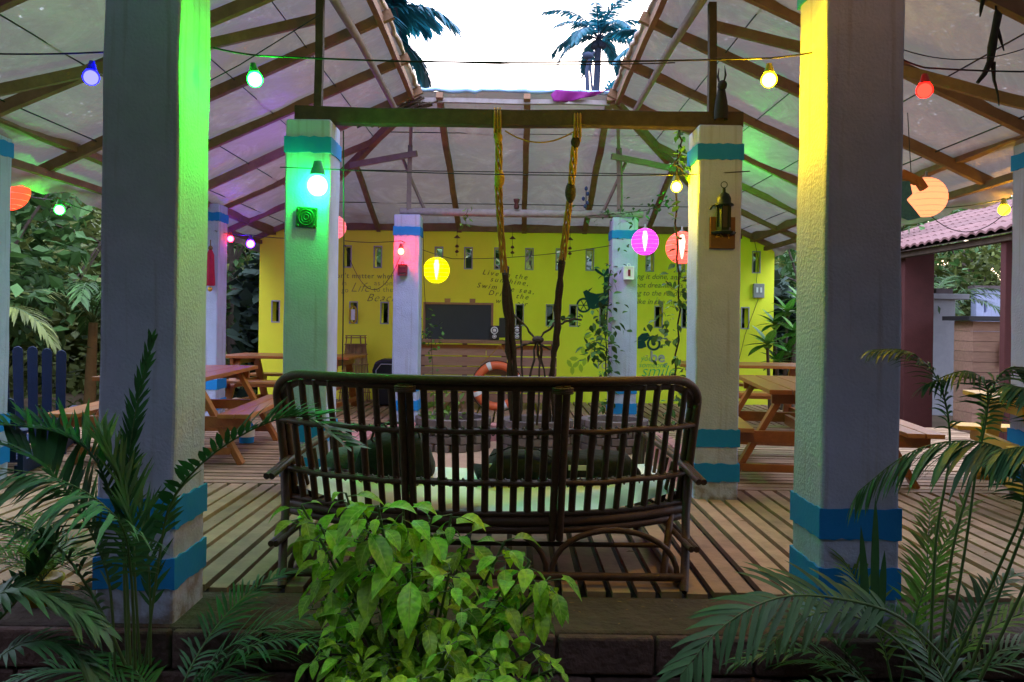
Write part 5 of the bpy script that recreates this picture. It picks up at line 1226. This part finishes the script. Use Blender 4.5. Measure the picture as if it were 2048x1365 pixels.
# --- near left palm
D = 2.75
G = 'garden palms along the front ledge'
tl = plant('areca_palm', 'dark palm with long arching fronds in front of the near left pillar', 'palm', (-1.35, 2.75, -.34), [
    dict(pts=[Q(290, 1330, 2.9), Q(318, 1120, 2.85), Q(345, 1000, 2.8), Q(430, 905, 2.75), Q(545, 842, 2.75), Q(620, 838, 2.75), Q(690, 892, 2.72)], n=30, L=.19, W=.024, side=(1, .6), droop=.3, angle=66, start=.22, vee=.45),
    dict(pts=[Q(255, 1330, 2.9), Q(248, 1130, 2.9), Q(255, 960, 2.9), Q(272, 820, 2.9), Q(303, 680, 2.88)], n=30, L=.11, W=.013, up=(0, -1, .2), droop=.15, angle=34, start=.34, vee=.1),
    dict(pts=[Q(230, 1340, 2.8), Q(215, 1150, 2.75), Q(150, 1010, 2.7), Q(70, 915, 2.7), Q(-40, 880, 2.7)], n=28, L=.28, W=.022, side=(.45, 1.0), droop=.22, angle=60, start=.2, vee=.35),
    dict(pts=[Q(260, 1330, 2.8), Q(250, 1110, 2.8), Q(225, 1000, 2.8), Q(180, 905, 2.8), Q(95, 860, 2.78), Q(-20, 850, 2.75)], n=30, L=.27, W=.021, side=(.4, 1.0), droop=.2, angle=62, start=.25, vee=.35),
    dict(pts=[Q(270, 1340, 2.8), Q(262, 1150, 2.7), Q(235, 1040, 2.6), Q(120, 960, 2.5), Q(-60, 930, 2.4)], n=30, L=.30, W=.02, droop=1.0, angle=60, start=.25, vee=-.1, m='leaf_grey'),
    dict(pts=[Q(280, 1330, 2.85), Q(270, 1160, 2.8), Q(265, 1060, 2.8), Q(240, 960, 2.8), Q(200, 880, 2.8)], n=24, L=.24, W=.02, droop=.3, angle=40, start=.25, vee=.2),
    dict(pts=[Q(250, 1330, 2.7), Q(190, 1200, 2.6), Q(110, 1090, 2.5), Q(0, 1040, 2.4), Q(-90, 1040, 2.4)], n=26, L=.22, W=.014, droop=.7, angle=60, start=.2, vee=.1),
    dict(pts=[Q(300, 1330, 2.95), Q(300, 1180, 2.95), Q(290, 1060, 2.95), Q(265, 960, 2.95)], n=18, L=.18, W=.017, droop=.1, angle=38, start=.25, vee=.1)], 'leaf_dark', G)
plant('areca_palm', 'low feathery dark palm tuft by the near left pillar foot', 'palm', (-1.3, 2.95, -.34),
      [dict(pts=arc((-1.28, 2.95, -.34), R(a), R(e), l, R(dr)), n=20, L=.20, W=.012, droop=.7, angle=55, start=.25, m=mm) for a, e, l, dr, mm in
       ((80, 70, .85, 90, 'leaf_dark'), (60, 60, .7, 100, 'leaf_dark'), (100, 66, .95, 95, 'leaf_dark'), (120, 62, .75, 110, 'leaf_dark'), (-60, 60, .6, 90, 'leaf_dark'), (-95, 60, .7, 95, 'leaf_dark'), (30, 72, .8, 80, 'leaf_dark'), (140, 55, .6, 100, 'leaf_dark'), (95, 50, .6, 90, 'leaf_lime'), (-130, 58, .6, 90, 'leaf_grey'))], 'leaf_dark', G)
plant('areca_palm', 'grey green palm fronds lying low in the bottom left corner', 'palm', (-1.75, 2.35, -.34),
      [dict(pts=[Q(-60, 1250, 2.3), Q(20, 1180, 2.35), Q(120, 1200, 2.4), Q(200, 1260, 2.4)], n=22, L=.19, W=.024, droop=.9, angle=62, start=.05, m='leaf_grey'),
       dict(pts=[Q(-50, 1360, 2.3), Q(40, 1290, 2.35), Q(130, 1290, 2.4), Q(190, 1350, 2.4)], n=20, L=.16, W=.016, droop=.9, angle=62, start=.05),
       dict(pts=[Q(-50, 1290, 2.5), Q(30, 1205, 2.5), Q(90, 1130, 2.5), Q(110, 1080, 2.5)], n=20, L=.16, W=.02, droop=.4, angle=50, start=.05, m='leaf_dark')], 'leaf_dark', G)
# --- yellow pot with a young palm on the ledge
c = P(82, 1222, 3.42); t = thing('potted_palm', 'young bright palm in a yellow plastic pot on the front ledge at far left', 'potted plant', c)
mb = MB(); mb.lathe([(.001, 0), (.06, 0), (.083, .125), (.09, .127), (.09, .15), (.080, .15), (.074, .13), (.001, .128)], c, 20); mb.build('pot', M['yellowpot'], t)
for k in range(11):
    a = k * 2 * math.pi / 11 + random.uniform(-.2, .2); mb, st = MB(), MB()
    frond_mesh(arc(c + V((0, 0, .13)), a, R(random.uniform(45, 80)), random.uniform(.24, .42), R(70)), 12, .14, .012, droop=.6, angle=50, mb=mb, stalk=st, rr=.003)
    f = mb.build('frond', M['leaf_lime'], t); st.build('frond_stalk', M['stalk'], f)
# --- right hand palms
plant('areca_palm', 'big dark palm at the right edge with long leaflets hanging before the yellow table', 'palm', (1.62, 2.6, -.34), [
    dict(pts=[Q(1900, 1345, 2.65), Q(2000, 1130, 2.55), Q(2050, 1000, 2.5), Q(2020, 910, 2.45), Q(1930, 882, 2.45), Q(1820, 905, 2.5), Q(1715, 985, 2.55)], n=32, L=.26, W=.020, droop=1.1, angle=50, start=.32, vee=-.15),
    dict(pts=[Q(1860, 1330, 2.8), Q(1872, 1080, 2.8), Q(1900, 900, 2.8), Q(1880, 770, 2.8), Q(1820, 705, 2.8), Q(1745, 700, 2.8)], n=28, L=.15, W=.010, droop=.9, angle=58, start=.45, vee=.0, m='leaf_grey'),
    dict(pts=[Q(1880, 1330, 2.85), Q(1905, 1100, 2.85), Q(1960, 900, 2.85), Q(1975, 780, 2.85), Q(1930, 742, 2.82), Q(1850, 770, 2.8)], n=26, L=.16, W=.011, droop=1.0, angle=58, start=.4, vee=-.05),
    dict(pts=[Q(1890, 1330, 2.9), Q(1930, 1100, 2.9), Q(1965, 860, 2.9), Q(2000, 750, 2.9), Q(2060, 740, 2.9), Q(2110, 800, 2.9)], n=26, L=.17, W=.012, droop=1.0, angle=58, start=.4, vee=-.05),
    dict(pts=[Q(1940, 1340, 2.6), Q(2040, 1080, 2.5), Q(2110, 900, 2.5), Q(2100, 800, 2.5), Q(2020, 770, 2.5)], n=26, L=.22, W=.018, droop=1.0, angle=52, start=.4, vee=-.1),
    dict(pts=[Q(1960, 1360, 2.5), Q(2060, 1150, 2.4), Q(2130, 1000, 2.35), Q(2090, 900, 2.3), Q(2000, 900, 2.3)], n=26, L=.24, W=.018, droop=1.1, angle=50, start=.35, vee=-.15)], 'leaf_dark', G)
plant('areca_palm', 'young yellow green palm lit from behind, right of the near right pillar', 'palm', (1.45, 2.95, -.34),
      [dict(pts=arc((1.50 + dx, 3.0, -.30), R(a), R(e), l, R(dr)), n=18, L=.17, W=.013, droop=.6, angle=50, start=.3, m=mm) for dx, a, e, l, dr, mm in
       ((0, 60, 82, .95, 50, 'leaf_lime'), (.08, 90, 70, .9, 80, 'leaf_lime'), (0, -30, 84, .8, 50, 'leaf_lime'), (.1, 30, 78, 1.0, 60, 'leaf_lime'), (.05, 110, 62, .8, 90, 'leaf_dark'), (0, -90, 64, .75, 100, 'leaf_dark'), (.04, -70, 55, .6, 90, 'leaf_dark'), (.1, 80, 55, .9, 90, 'leaf_grey'), (-.05, -110, 70, .8, 70, 'leaf_dark'), (.15, 60, 75, .8, 75, 'leaf_dark'))], 'leaf_lime', G)
plant('areca_palm', 'broad grey green frond drooping from the right foot of the sofa to the bottom edge', 'palm', (1.5, 2.5, -.34), [
    dict(pts=[Q(1900, 1330, 2.45), Q(1800, 1235, 2.45), Q(1680, 1198, 2.45), Q(1560, 1195, 2.42), Q(1450, 1250, 2.4), Q(1365, 1345, 2.35)], n=24, L=.21, W=.016, up=(.1, -.8, .8), droop=.55, angle=60, start=.24, vee=-.05, seg=5),
    dict(pts=[Q(1850, 1350, 2.6), Q(1780, 1270, 2.6), Q(1680, 1225, 2.6), Q(1600, 1240, 2.6), Q(1540, 1290, 2.55)], n=16, L=.15, W=.012, up=(0, -.8, .8), droop=.4, angle=58, start=.3, vee=0)], 'leaf_grey', G)
plant('areca_palm', 'dense dark palm clump along the bottom right corner', 'palm', (1.5, 2.4, -.34),
      [dict(pts=arc((1.35 + dx, 2.45 + dy, -.34), R(a), R(e), l, R(dr)), n=22, L=.20, W=.012, droop=.8, angle=55, start=.2, m=mm) for dx, dy, a, e, l, dr, mm in
       ((0, 0, -70, 60, .7, 110, 'leaf_dark'), (0, .1, -40, 70, .6, 100, 'leaf_dark'), (.2, 0, 40, 65, .7, 100, 'leaf_dark'), (.3, .1, 75, 60, .7, 100, 'leaf_dark'), (.1, -.1, 10, 60, .7, 100, 'leaf_dark'), (.45, 0, 60, 60, .6, 110, 'leaf_dark'), (.45, 0, -60, 60, .6, 110, 'leaf_dark'), (-.15, .2, -80, 55, .5, 100, 'leaf_dark'), (.25, .2, -10, 75, .7, 70, 'leaf_dark'), (.6, .1, -20, 62, .6, 100, 'leaf_grey'), (.05, .25, -90, 60, .55, 100, 'leaf_dark'), (.0, .3, 80, 60, .55, 100, 'leaf_dark'))], 'leaf_dark', G)
t = thing('blade_plant', 'two upright pointed blade leaves in front of the near right pillar', 'plant', P(1745, 1260, 2.9))
for x, y0, y1, dx in ((1747, 1245, 992, 4), (1732, 1250, 1050, -10), (1757, 1255, 1100, 12)):
    mb = MB(); b0, b1 = P(x, y0, 2.95), P(x + dx, y1, 2.95); mb.leaf(b0, b1 - b0, (0, -1, .1), (b1 - b0).length, .034, .05, .3, 6, 2); mb.build('blade', M['leaf_dark'], t)

# --- the broad leaved bush in the middle
bush = thing('broadleaf_bush', 'bright green bush with large drooping pointed leaves in front of the sofa', 'bush', (-.32, 2.6, -.34))
tips = []   # (px, py, D, size, n)
spec = [(610, 965, 2.75, .15, 9), (690, 950, 2.72, .14, 6), (760, 968, 2.62, .17, 10), (640, 1010, 2.6, .15, 8), (720, 1000, 2.5, .19, 9), (800, 985, 2.62, .15, 8), (855, 1010, 2.7, .15, 7), (900, 1000, 2.75, .13, 7),
        (930, 1045, 2.72, .14, 7), (1010, 1040, 2.72, .13, 8), (1060, 1080, 2.68, .14, 9), (1100, 1110, 2.66, .14, 7), (1020, 1110, 2.7, .12, 7),
        (660, 1080, 2.62, .14, 8), (740, 1070, 2.55, .17, 8), (820, 1090, 2.52, .18, 8), (900, 1100, 2.58, .15, 8), (640, 1150, 2.6, .11, 8), (700, 1170, 2.55, .09, 7), (760, 1170, 2.58, .12, 8), (850, 1180, 2.55, .13, 8), (925, 1170, 2.5, .12, 7), (1000, 1170, 2.6, .12, 8), (1070, 1170, 2.62, .12, 8),
        (640, 1230, 2.55, .11, 8), (700, 1245, 2.52, .11, 8), (780, 1250, 2.55, .12, 8), (900, 1235, 2.4, .10, 9), (980, 1250, 2.5, .12, 8), (1080, 1265, 2.5, .11, 8), (1110, 1320, 2.45, .11, 7),
        (700, 1310, 2.45, .12, 8), (770, 1290, 2.42, .12, 8), (840, 1320, 2.3, .15, 9), (900, 1330, 2.28, .14, 9), (960, 1330, 2.35, .13, 8), (1030, 1330, 2.45, .12, 8), (760, 1360, 2.3, .14, 9), (870, 1390, 2.2, .15, 9), (980, 1400, 2.25, .14, 8), (700, 1400, 2.3, .13, 8), (1060, 1400, 2.35, .12, 8)]
spec = [(a, b + 38, c, d * .92, n) for a, b, c, d, n in spec]
stem, lf = MB(), MB()
root = V((-.33, 2.75, -.34))
for px, py, D_, sz, n in spec:
    tip = P(px, py, D_); tip.y += random.uniform(-.05, .08)
    mid = root.lerp(tip, .5) + V((0, .08, .05)); r0 = root + V((random.uniform(-.12, .12), random.uniform(-.05, .1), 0))
    stem.tube([r0, mid, tip], [.010, .007, .004], 6)
    a0 = random.uniform(0, 6.28)
    for k in range(n):
        a = a0 + k * 2.4; el = R(random.uniform(-50, 20)) if k > 1 else R(random.uniform(-5, 30))
        d = V((math.cos(a) * math.cos(el), math.sin(a) * math.cos(el) - .15, math.sin(el)))
        L_ = sz * (random.uniform(.7, 1.1) if random.random() < .45 else random.uniform(.35, .7)); b = tip + V((d.x, d.y, 0)) * .018 - V((0, 0, .012 * k))
        stem.tube([tip - V((0, 0, .012 * k)), b + d * .02], .0022, 4)
        lf.leaf(b + d * .02, d, V((0, -.25, 1)), L_, L_ * random.uniform(.42, .58), random.uniform(.8, 2.0), .28, 6, 0)
for _ in range(560):     # inner leaves
    p = root.lerp(P(*random.choice(spec)[:3]), random.uniform(.45, .95)) + V((random.gauss(0, .05), random.uniform(0, .15), random.gauss(0, .04)))
    a = random.uniform(0, 6.28); lf.leaf(p, (math.cos(a), math.sin(a), random.uniform(-.6, .3)), (0, -.2, 1), random.uniform(.08, .13), random.uniform(.045, .07), .9, .2, 5, 0)
stem.build('stem', M['stalk'], bush)
M['leafed'] = M['leaf_bush']
lf.build('foliage', M['leaf_bush'], bush)

# --- big leafed shrub back right
t = thing('rosette_shrub', 'shrub with big glossy paddle leaves in rosettes beside the right end of the yellow wall', 'shrub', (3.95, 11.4, -.3))
stem = MB()
for k, (px, py, D_, L_) in enumerate(((1535, 690, 10.9, .40), (1575, 625, 11.6, .36), (1550, 650, 11.8, .34), (1590, 665, 11.2, .36), (1600, 600, 11.8, .34), (1575, 705, 11.3, .36), (1620, 640, 11.6, .36), (1555, 725, 11.2, .34))):
    c = P(px, py, D_); stem.tube([(c.x * .3 + 3.95 * .7, 11.5, -.3), c - V((0, 0, .05))], [.03, .02], 6); mb = MB()
    for j in range(13):
        a = j * 2.4; el = R(65 - 6 * j); mb.leaf(c, (math.cos(a) * math.cos(el), math.sin(a) * math.cos(el), math.sin(el)), (0, 0, 1), L_ * random.uniform(.8, 1.05), L_ * .36, .5, .2, 6, 1)
    mb.build('leaf_rosette', M['leaf_shrub'], t)
stem.build('stem', M['trunk'], t)

# ================================================================== garden trees
def tree(name, label, cat, x, y, h, cr, n, L, m='leaf_tree', group='garden trees round the pavilion', low=.25, flat=1.0, sh=0, trunk=.1):
    t = thing(name, label, cat, (x, y, -.34), group); mb = MB()
    c0 = V((x, y, -.34)); top = V((x + random.uniform(-.3, .3), y, h * .8))
    mb.tube([c0, c0.lerp(top, .5) + V((random.uniform(-.15, .15), 0, 0)), top], [trunk, trunk * .7, trunk * .3], 8)
    cl = []
    for _ in range(max(10, int(n / 45))):
        a = random.uniform(0, 6.28); z = random.uniform(low * h, h); rr = cr * (1 - .5 * abs((z / h - .6) / .6)) * math.sqrt(random.uniform(.15, 1))
        cl.append((V((x + rr * math.cos(a), y + rr * math.sin(a) * flat, z)), random.uniform(.22, .42) * cr * .6))
    for c, s in cl[:12]: b = c0.lerp(top, random.uniform(.3, .8)); mb.tube([b, b.lerp(c, .5) + V((0, 0, .1)), c], [trunk * .35, trunk * .22, .01], 5)
    mb.build('trunk', M['trunk'], t); mb = MB()
    for i in range(n):
        c, s = random.choice(cl); o = V((random.gauss(0, s), random.gauss(0, s), random.gauss(0, s * .8)))
        p = c + o; d = V((random.gauss(0, 1), random.gauss(0, 1), random.gauss(-.3, .7))).normalized(); k = L * random.uniform(.6, 1.3)
        sd = d.cross(V((random.gauss(0, .6), random.gauss(0, .6), 1))).normalized() * k * .28; nn = sd.cross(d).normalized() * k * .06
        mb.add([p, p + d * k * .45 + sd + nn, p + d * k, p + d * k * .45 - sd + nn], [(0, 1, 2, 3)])
    mb.build('crown', M[m], t); return t
tree('garden_tree', 'leafy tree nearest outside the left outer pillar, crown behind the green bulb', 'tree', -7.2, 10.4, 5.2, 1.7, 2600, .26)
tree('garden_tree', 'olive green tree behind the left garden trees, half hidden by the near left pillar', 'tree', -6.7, 13.5, 5.6, 2.0, 2600, .22, 'leaf_olive')
tree('garden_tree', 'dense tree further left behind the orange lantern', 'tree', -9.8, 13.0, 6, 2.3, 2600, .24)
tree('garden_tree', 'thin stemmed dark tree seen between the far outer pillar and the yellow wall', 'tree', -5.1, 14.2, 4.9, 1.5, 2600, .15, low=.2)
tree('garden_tree', 'dark bushy tree behind the left end of the yellow wall', 'tree', -3.2, 16.0, 4.0, 2.0, 1800, .20)
tree('garden_tree', 'dark bushy tree behind the middle of the yellow wall', 'tree', .2, 16.0, 3.8, 2.2, 1800, .20, 'leaf_olive')
tree('garden_tree', 'dark bushy tree behind the motorcycle end of the yellow wall', 'tree', 3.4, 16.0, 4.0, 2.0, 1800, .20)
tree('garden_tree', 'dark green tree behind the big leafed shrub right of the yellow wall', 'tree', 5.6, 14.6, 4.4, 1.7, 2200, .20)
tree('garden_tree', 'feathery green tree under the clay tiled roof behind the cement post', 'tree', 8.9, 18.5, 5.0, 2.2, 3000, .20, low=.1)
tree('garden_tree', 'grey green tree behind the white garden wall at far right', 'tree', 12.3, 21, 5.5, 2.4, 2600, .22, 'leaf_olive', low=.1)
tree('garden_tree', 'tall tree behind the clay tiled hut', 'tree', 11.5, 14.0, 6.0, 2.3, 2000, .26)
tree('garden_tree', 'thick tree far left behind the blue chairs', 'tree', -12.5, 16.5, 6.5, 2.8, 2200, .30)
# dense garden further out: what closes the view low down
def mass(name, label, boxes, n, L, m):
    mb = MB()
    for i in range(n):
        x0, x1, y0, y1, z1 = random.choice(boxes); x = random.uniform(x0, x1); y = random.uniform(y0, y1); hz = z1 * (.75 + .35 * noise.noise(V((x * .7, y * .7, 3))))
        p = V((x, y, random.uniform(-.3, hz))); d = V((random.gauss(0, 1), random.gauss(0, 1), random.gauss(0, .7))).normalized(); k = L * random.uniform(.6, 1.4)
        sd = d.cross(V((random.gauss(0, .6), random.gauss(0, .6), 1))).normalized() * k * .3
        mb.add([p, p + d * k * .5 + sd, p + d * k, p + d * k * .5 - sd], [(0, 1, 2, 3)])
    return tag(mb.build(name, M[m]), label, 'undergrowth', kind='stuff')
mass('undergrowth', 'dense green garden undergrowth and far trees closing the view round the pavilion',
     [(-16, -9, 17, 19, 5.5), (-10, -4, 18, 20, 5.5), (-5, 5, 17.5, 19, 4.2), (4, 11, 22, 24, 6.0), (10, 22, 23, 25, 6.8), (-15, -12, 6, 18, 5)], 12000, .8, 'leaf_tree')
mass('undergrowth', 'finer leafed garden thicket in front of the far trees at left and right', [(-13, -6.6, 15.5, 17, 4.2), (-12, -8.2, 11, 12.5, 2.2), (-6.5, -3.6, 14.6, 16, 3.2), (5, 9, 17, 19, 4.5), (8, 16, 19, 21, 5.2)], 34000, .24, 'leaf_olive')
mass('undergrowth', 'dark bushes pressed close behind the yellow wall', [(-4.6, 5.0, 12.9, 13.8, 2.9)], 9000, .30, 'leaf_shade')
mass('undergrowth', 'low olive scrub on the bare earth beyond the blue chairs at the left', [(-9.5, -6.4, 9.0, 9.9, .55), (-8.8, -5.6, 11.4, 12.4, .9), (-5.6, -4.3, 12.9, 13.6, .9), (-6.2, -5.9, 6.5, 8, .4)], 2200, .16, 'leaf_olive')
# areca and banana in the left garden
for bx, by, hh, lab, mm in ((-6.6, 9.3, 2.1, 'arching garden palm beyond the blue chairs', 'leaf_olive'), (-5.9, 10.9, 2.3, 'garden palm with drooping fronds close to the near left pillar', 'leaf_tree'), (-8.2, 9.2, 2.6, 'tall garden palm behind the orange lantern', 'leaf_tree'), (8.3, 15.6, 2.6, 'drooping palm beside the cement post under the tiled roof', 'leaf_tree')):
    mb = MB(); t = thing('garden_palm', lab, 'palm', (bx, by, -.34), 'palms in the garden')
    mb.tube([(bx, by, -.34), (bx + .05, by, hh * .5)], [.09, .06], 8); mb.build('trunk', M['dryleaf'], t)
    for k in range(11):
        a = k * 2.4; mb, st = MB(), MB()
        frond_mesh(arc((bx + .05, by, hh * .5), a, R(random.uniform(40, 80)), random.uniform(1.4, 2.0), R(110)), 22, .42, .04, droop=.9, angle=55, mb=mb, stalk=st, rr=.016)
        f = mb.build('frond', M[mm], t); st.build('frond_stalk', M['stalk'], f)
# --- coconut palms against the sky
def coco(c, L_, label, h0, n=13, m='leaf_coco', leaf=.62, az=None, husk=True, lean=0):
    c = V(c); t = thing('coconut_palm', label, 'palm', (c.x + lean, c.y, h0), 'coconut palms against the sky')
    mb = MB(); mb.tube([(c.x + lean, c.y, h0), (c.x + lean * .6, c.y, (c.z + h0) * .5), c - V((0, 0, .1))], [.26, .20, .16], 10); mb.build('trunk', M['cocotrunk'], t)
    for k in range(n):
        a = (az[k] if az else k * 2.4); el = R(72 - 80 * (k / n)); mb, st = MB(), MB()
        frond_mesh(arc(c, a, el, L_ * random.uniform(.85, 1.05), R(85)), 40, leaf, .085, droop=.8, angle=58, mb=mb, stalk=st, rr=.035, vee=.05)
        f = mb.build('frond', M[m], t); st.build('frond_stalk', M['cocotrunk'], f)
    if husk:
        mb = MB()
        for k in range(5): mb.ball(c + V((.25 * math.cos(k * 1.3), .25 * math.sin(k * 1.3), -.35)), .15, 8)
        mb.build('coconuts', M['cocotrunk'], t)
    return t
coco(P(1197, 78, 38), 3.1, 'coconut palm on a slender trunk seen through the roof opening', -.34, 17, leaf=.75, lean=-.35)
t = thing('dead_palm', 'bare crooked palm stump hung with dry fronds left of the tall coconut palm', 'palm', (P(1172, 1000, 36).x, 36, -.34))
mb = MB(); a = P(1175, 190, 36); mb.tube([(a.x, 36, -.34), (a.x, 36, 6), a, P(1174, 140, 36), P(1180, 112, 36), P(1190, 104, 36)], [.2, .18, .11, .09, .08, .05], 8); mb.tube([P(1186, 200, 36), P(1182, 150, 36), P(1180, 122, 36)], .06, 6); mb.build('trunk', M['cocotrunk'], t)
mb = MB(); mb.ball(P(1176, 112, 36), .22, 8, (1.2, 1, .8)); mb.build('dry_crown', M['cocotrunk'], t)
coco(P(1330, 110, 20), 1.7, 'palm whose fronds reach in over the right edge of the roof opening', -.34, 11, leaf=.5, husk=False)
coco(P(715, 60, 13), 1.75, 'near coconut palm whose fronds spread over the left edge of the roof opening', -.34, 13, leaf=.8)
coco(P(735, -75, 12), 1.6, 'palm frond crown just above the frame over the roof opening', 3.0, 9, leaf=.5, husk=False)
tree('far_tree', 'small dark tree top at the right end of the roof opening', 'tree', P(1228, 180, 45).x, 45, P(1228, 172, 45).z, .9, 500, .35, 'leaf_coco', low=.93, trunk=.12)
for px, py, lab in ((940, 186, 'short stub of a post standing above the far edge of the roof opening'),):
    mb = MB(); c = P(px, py, 9.0); mb.box(c.x - .025, c.x + .02, 8.98, 9.03, c.z - .12, c.z + .045); tag(mb.build('post_stub', M['bluepaint'], bevel=.004), lab, 'post')

# unseen trees and hedge added behind the camera to shade the deck front
for x, y, h, lab in ((-5.2, -3.0, 6.5, 'large dark tree added behind the camera for shade, on the left'), (-1.7, -4.6, 7.0, 'large dark tree added behind the camera for shade, left of centre'), (1.9, -4.4, 7.0, 'large dark tree added behind the camera for shade, right of centre'), (5.4, -3.0, 6.5, 'large dark tree added behind the camera for shade, on the right'), (8.8, 1.5, 6.0, 'large dark tree added beside the camera for shade, far to the right'), (-8.6, 1.5, 6.0, 'large dark tree added beside the camera for shade, far to the left')):
    tree('added_shade_tree', lab, 'tree', x, y, h, 2.6, 2300, .42, 'leaf_shade', 'unseen trees added to shade the front', low=.05, trunk=.16)
mass('undergrowth', 'thick unseen hedge added behind the camera to shade the front', [(-9, 9, -5.5, -4, 5.5), (-10, -8.5, -5, 2.5, 5.0), (8.5, 10, -5, 2.5, 5.0)], 12000, .75, 'leaf_shade')

for x, y, lab in ((-3.4, -1.4, 'spreading unseen tree added to block sky light over the front left of the roof'), (3.6, -1.4, 'spreading unseen tree added to block sky light over the front right of the roof')):
    tree('added_shade_tree', lab, 'tree', x, y, 6.6, 3.0, 3300, .5, 'leaf_shade', 'unseen trees added to shade the front', low=.52, trunk=.16)  # unseen crowns added to keep sky light off the pillar fronts
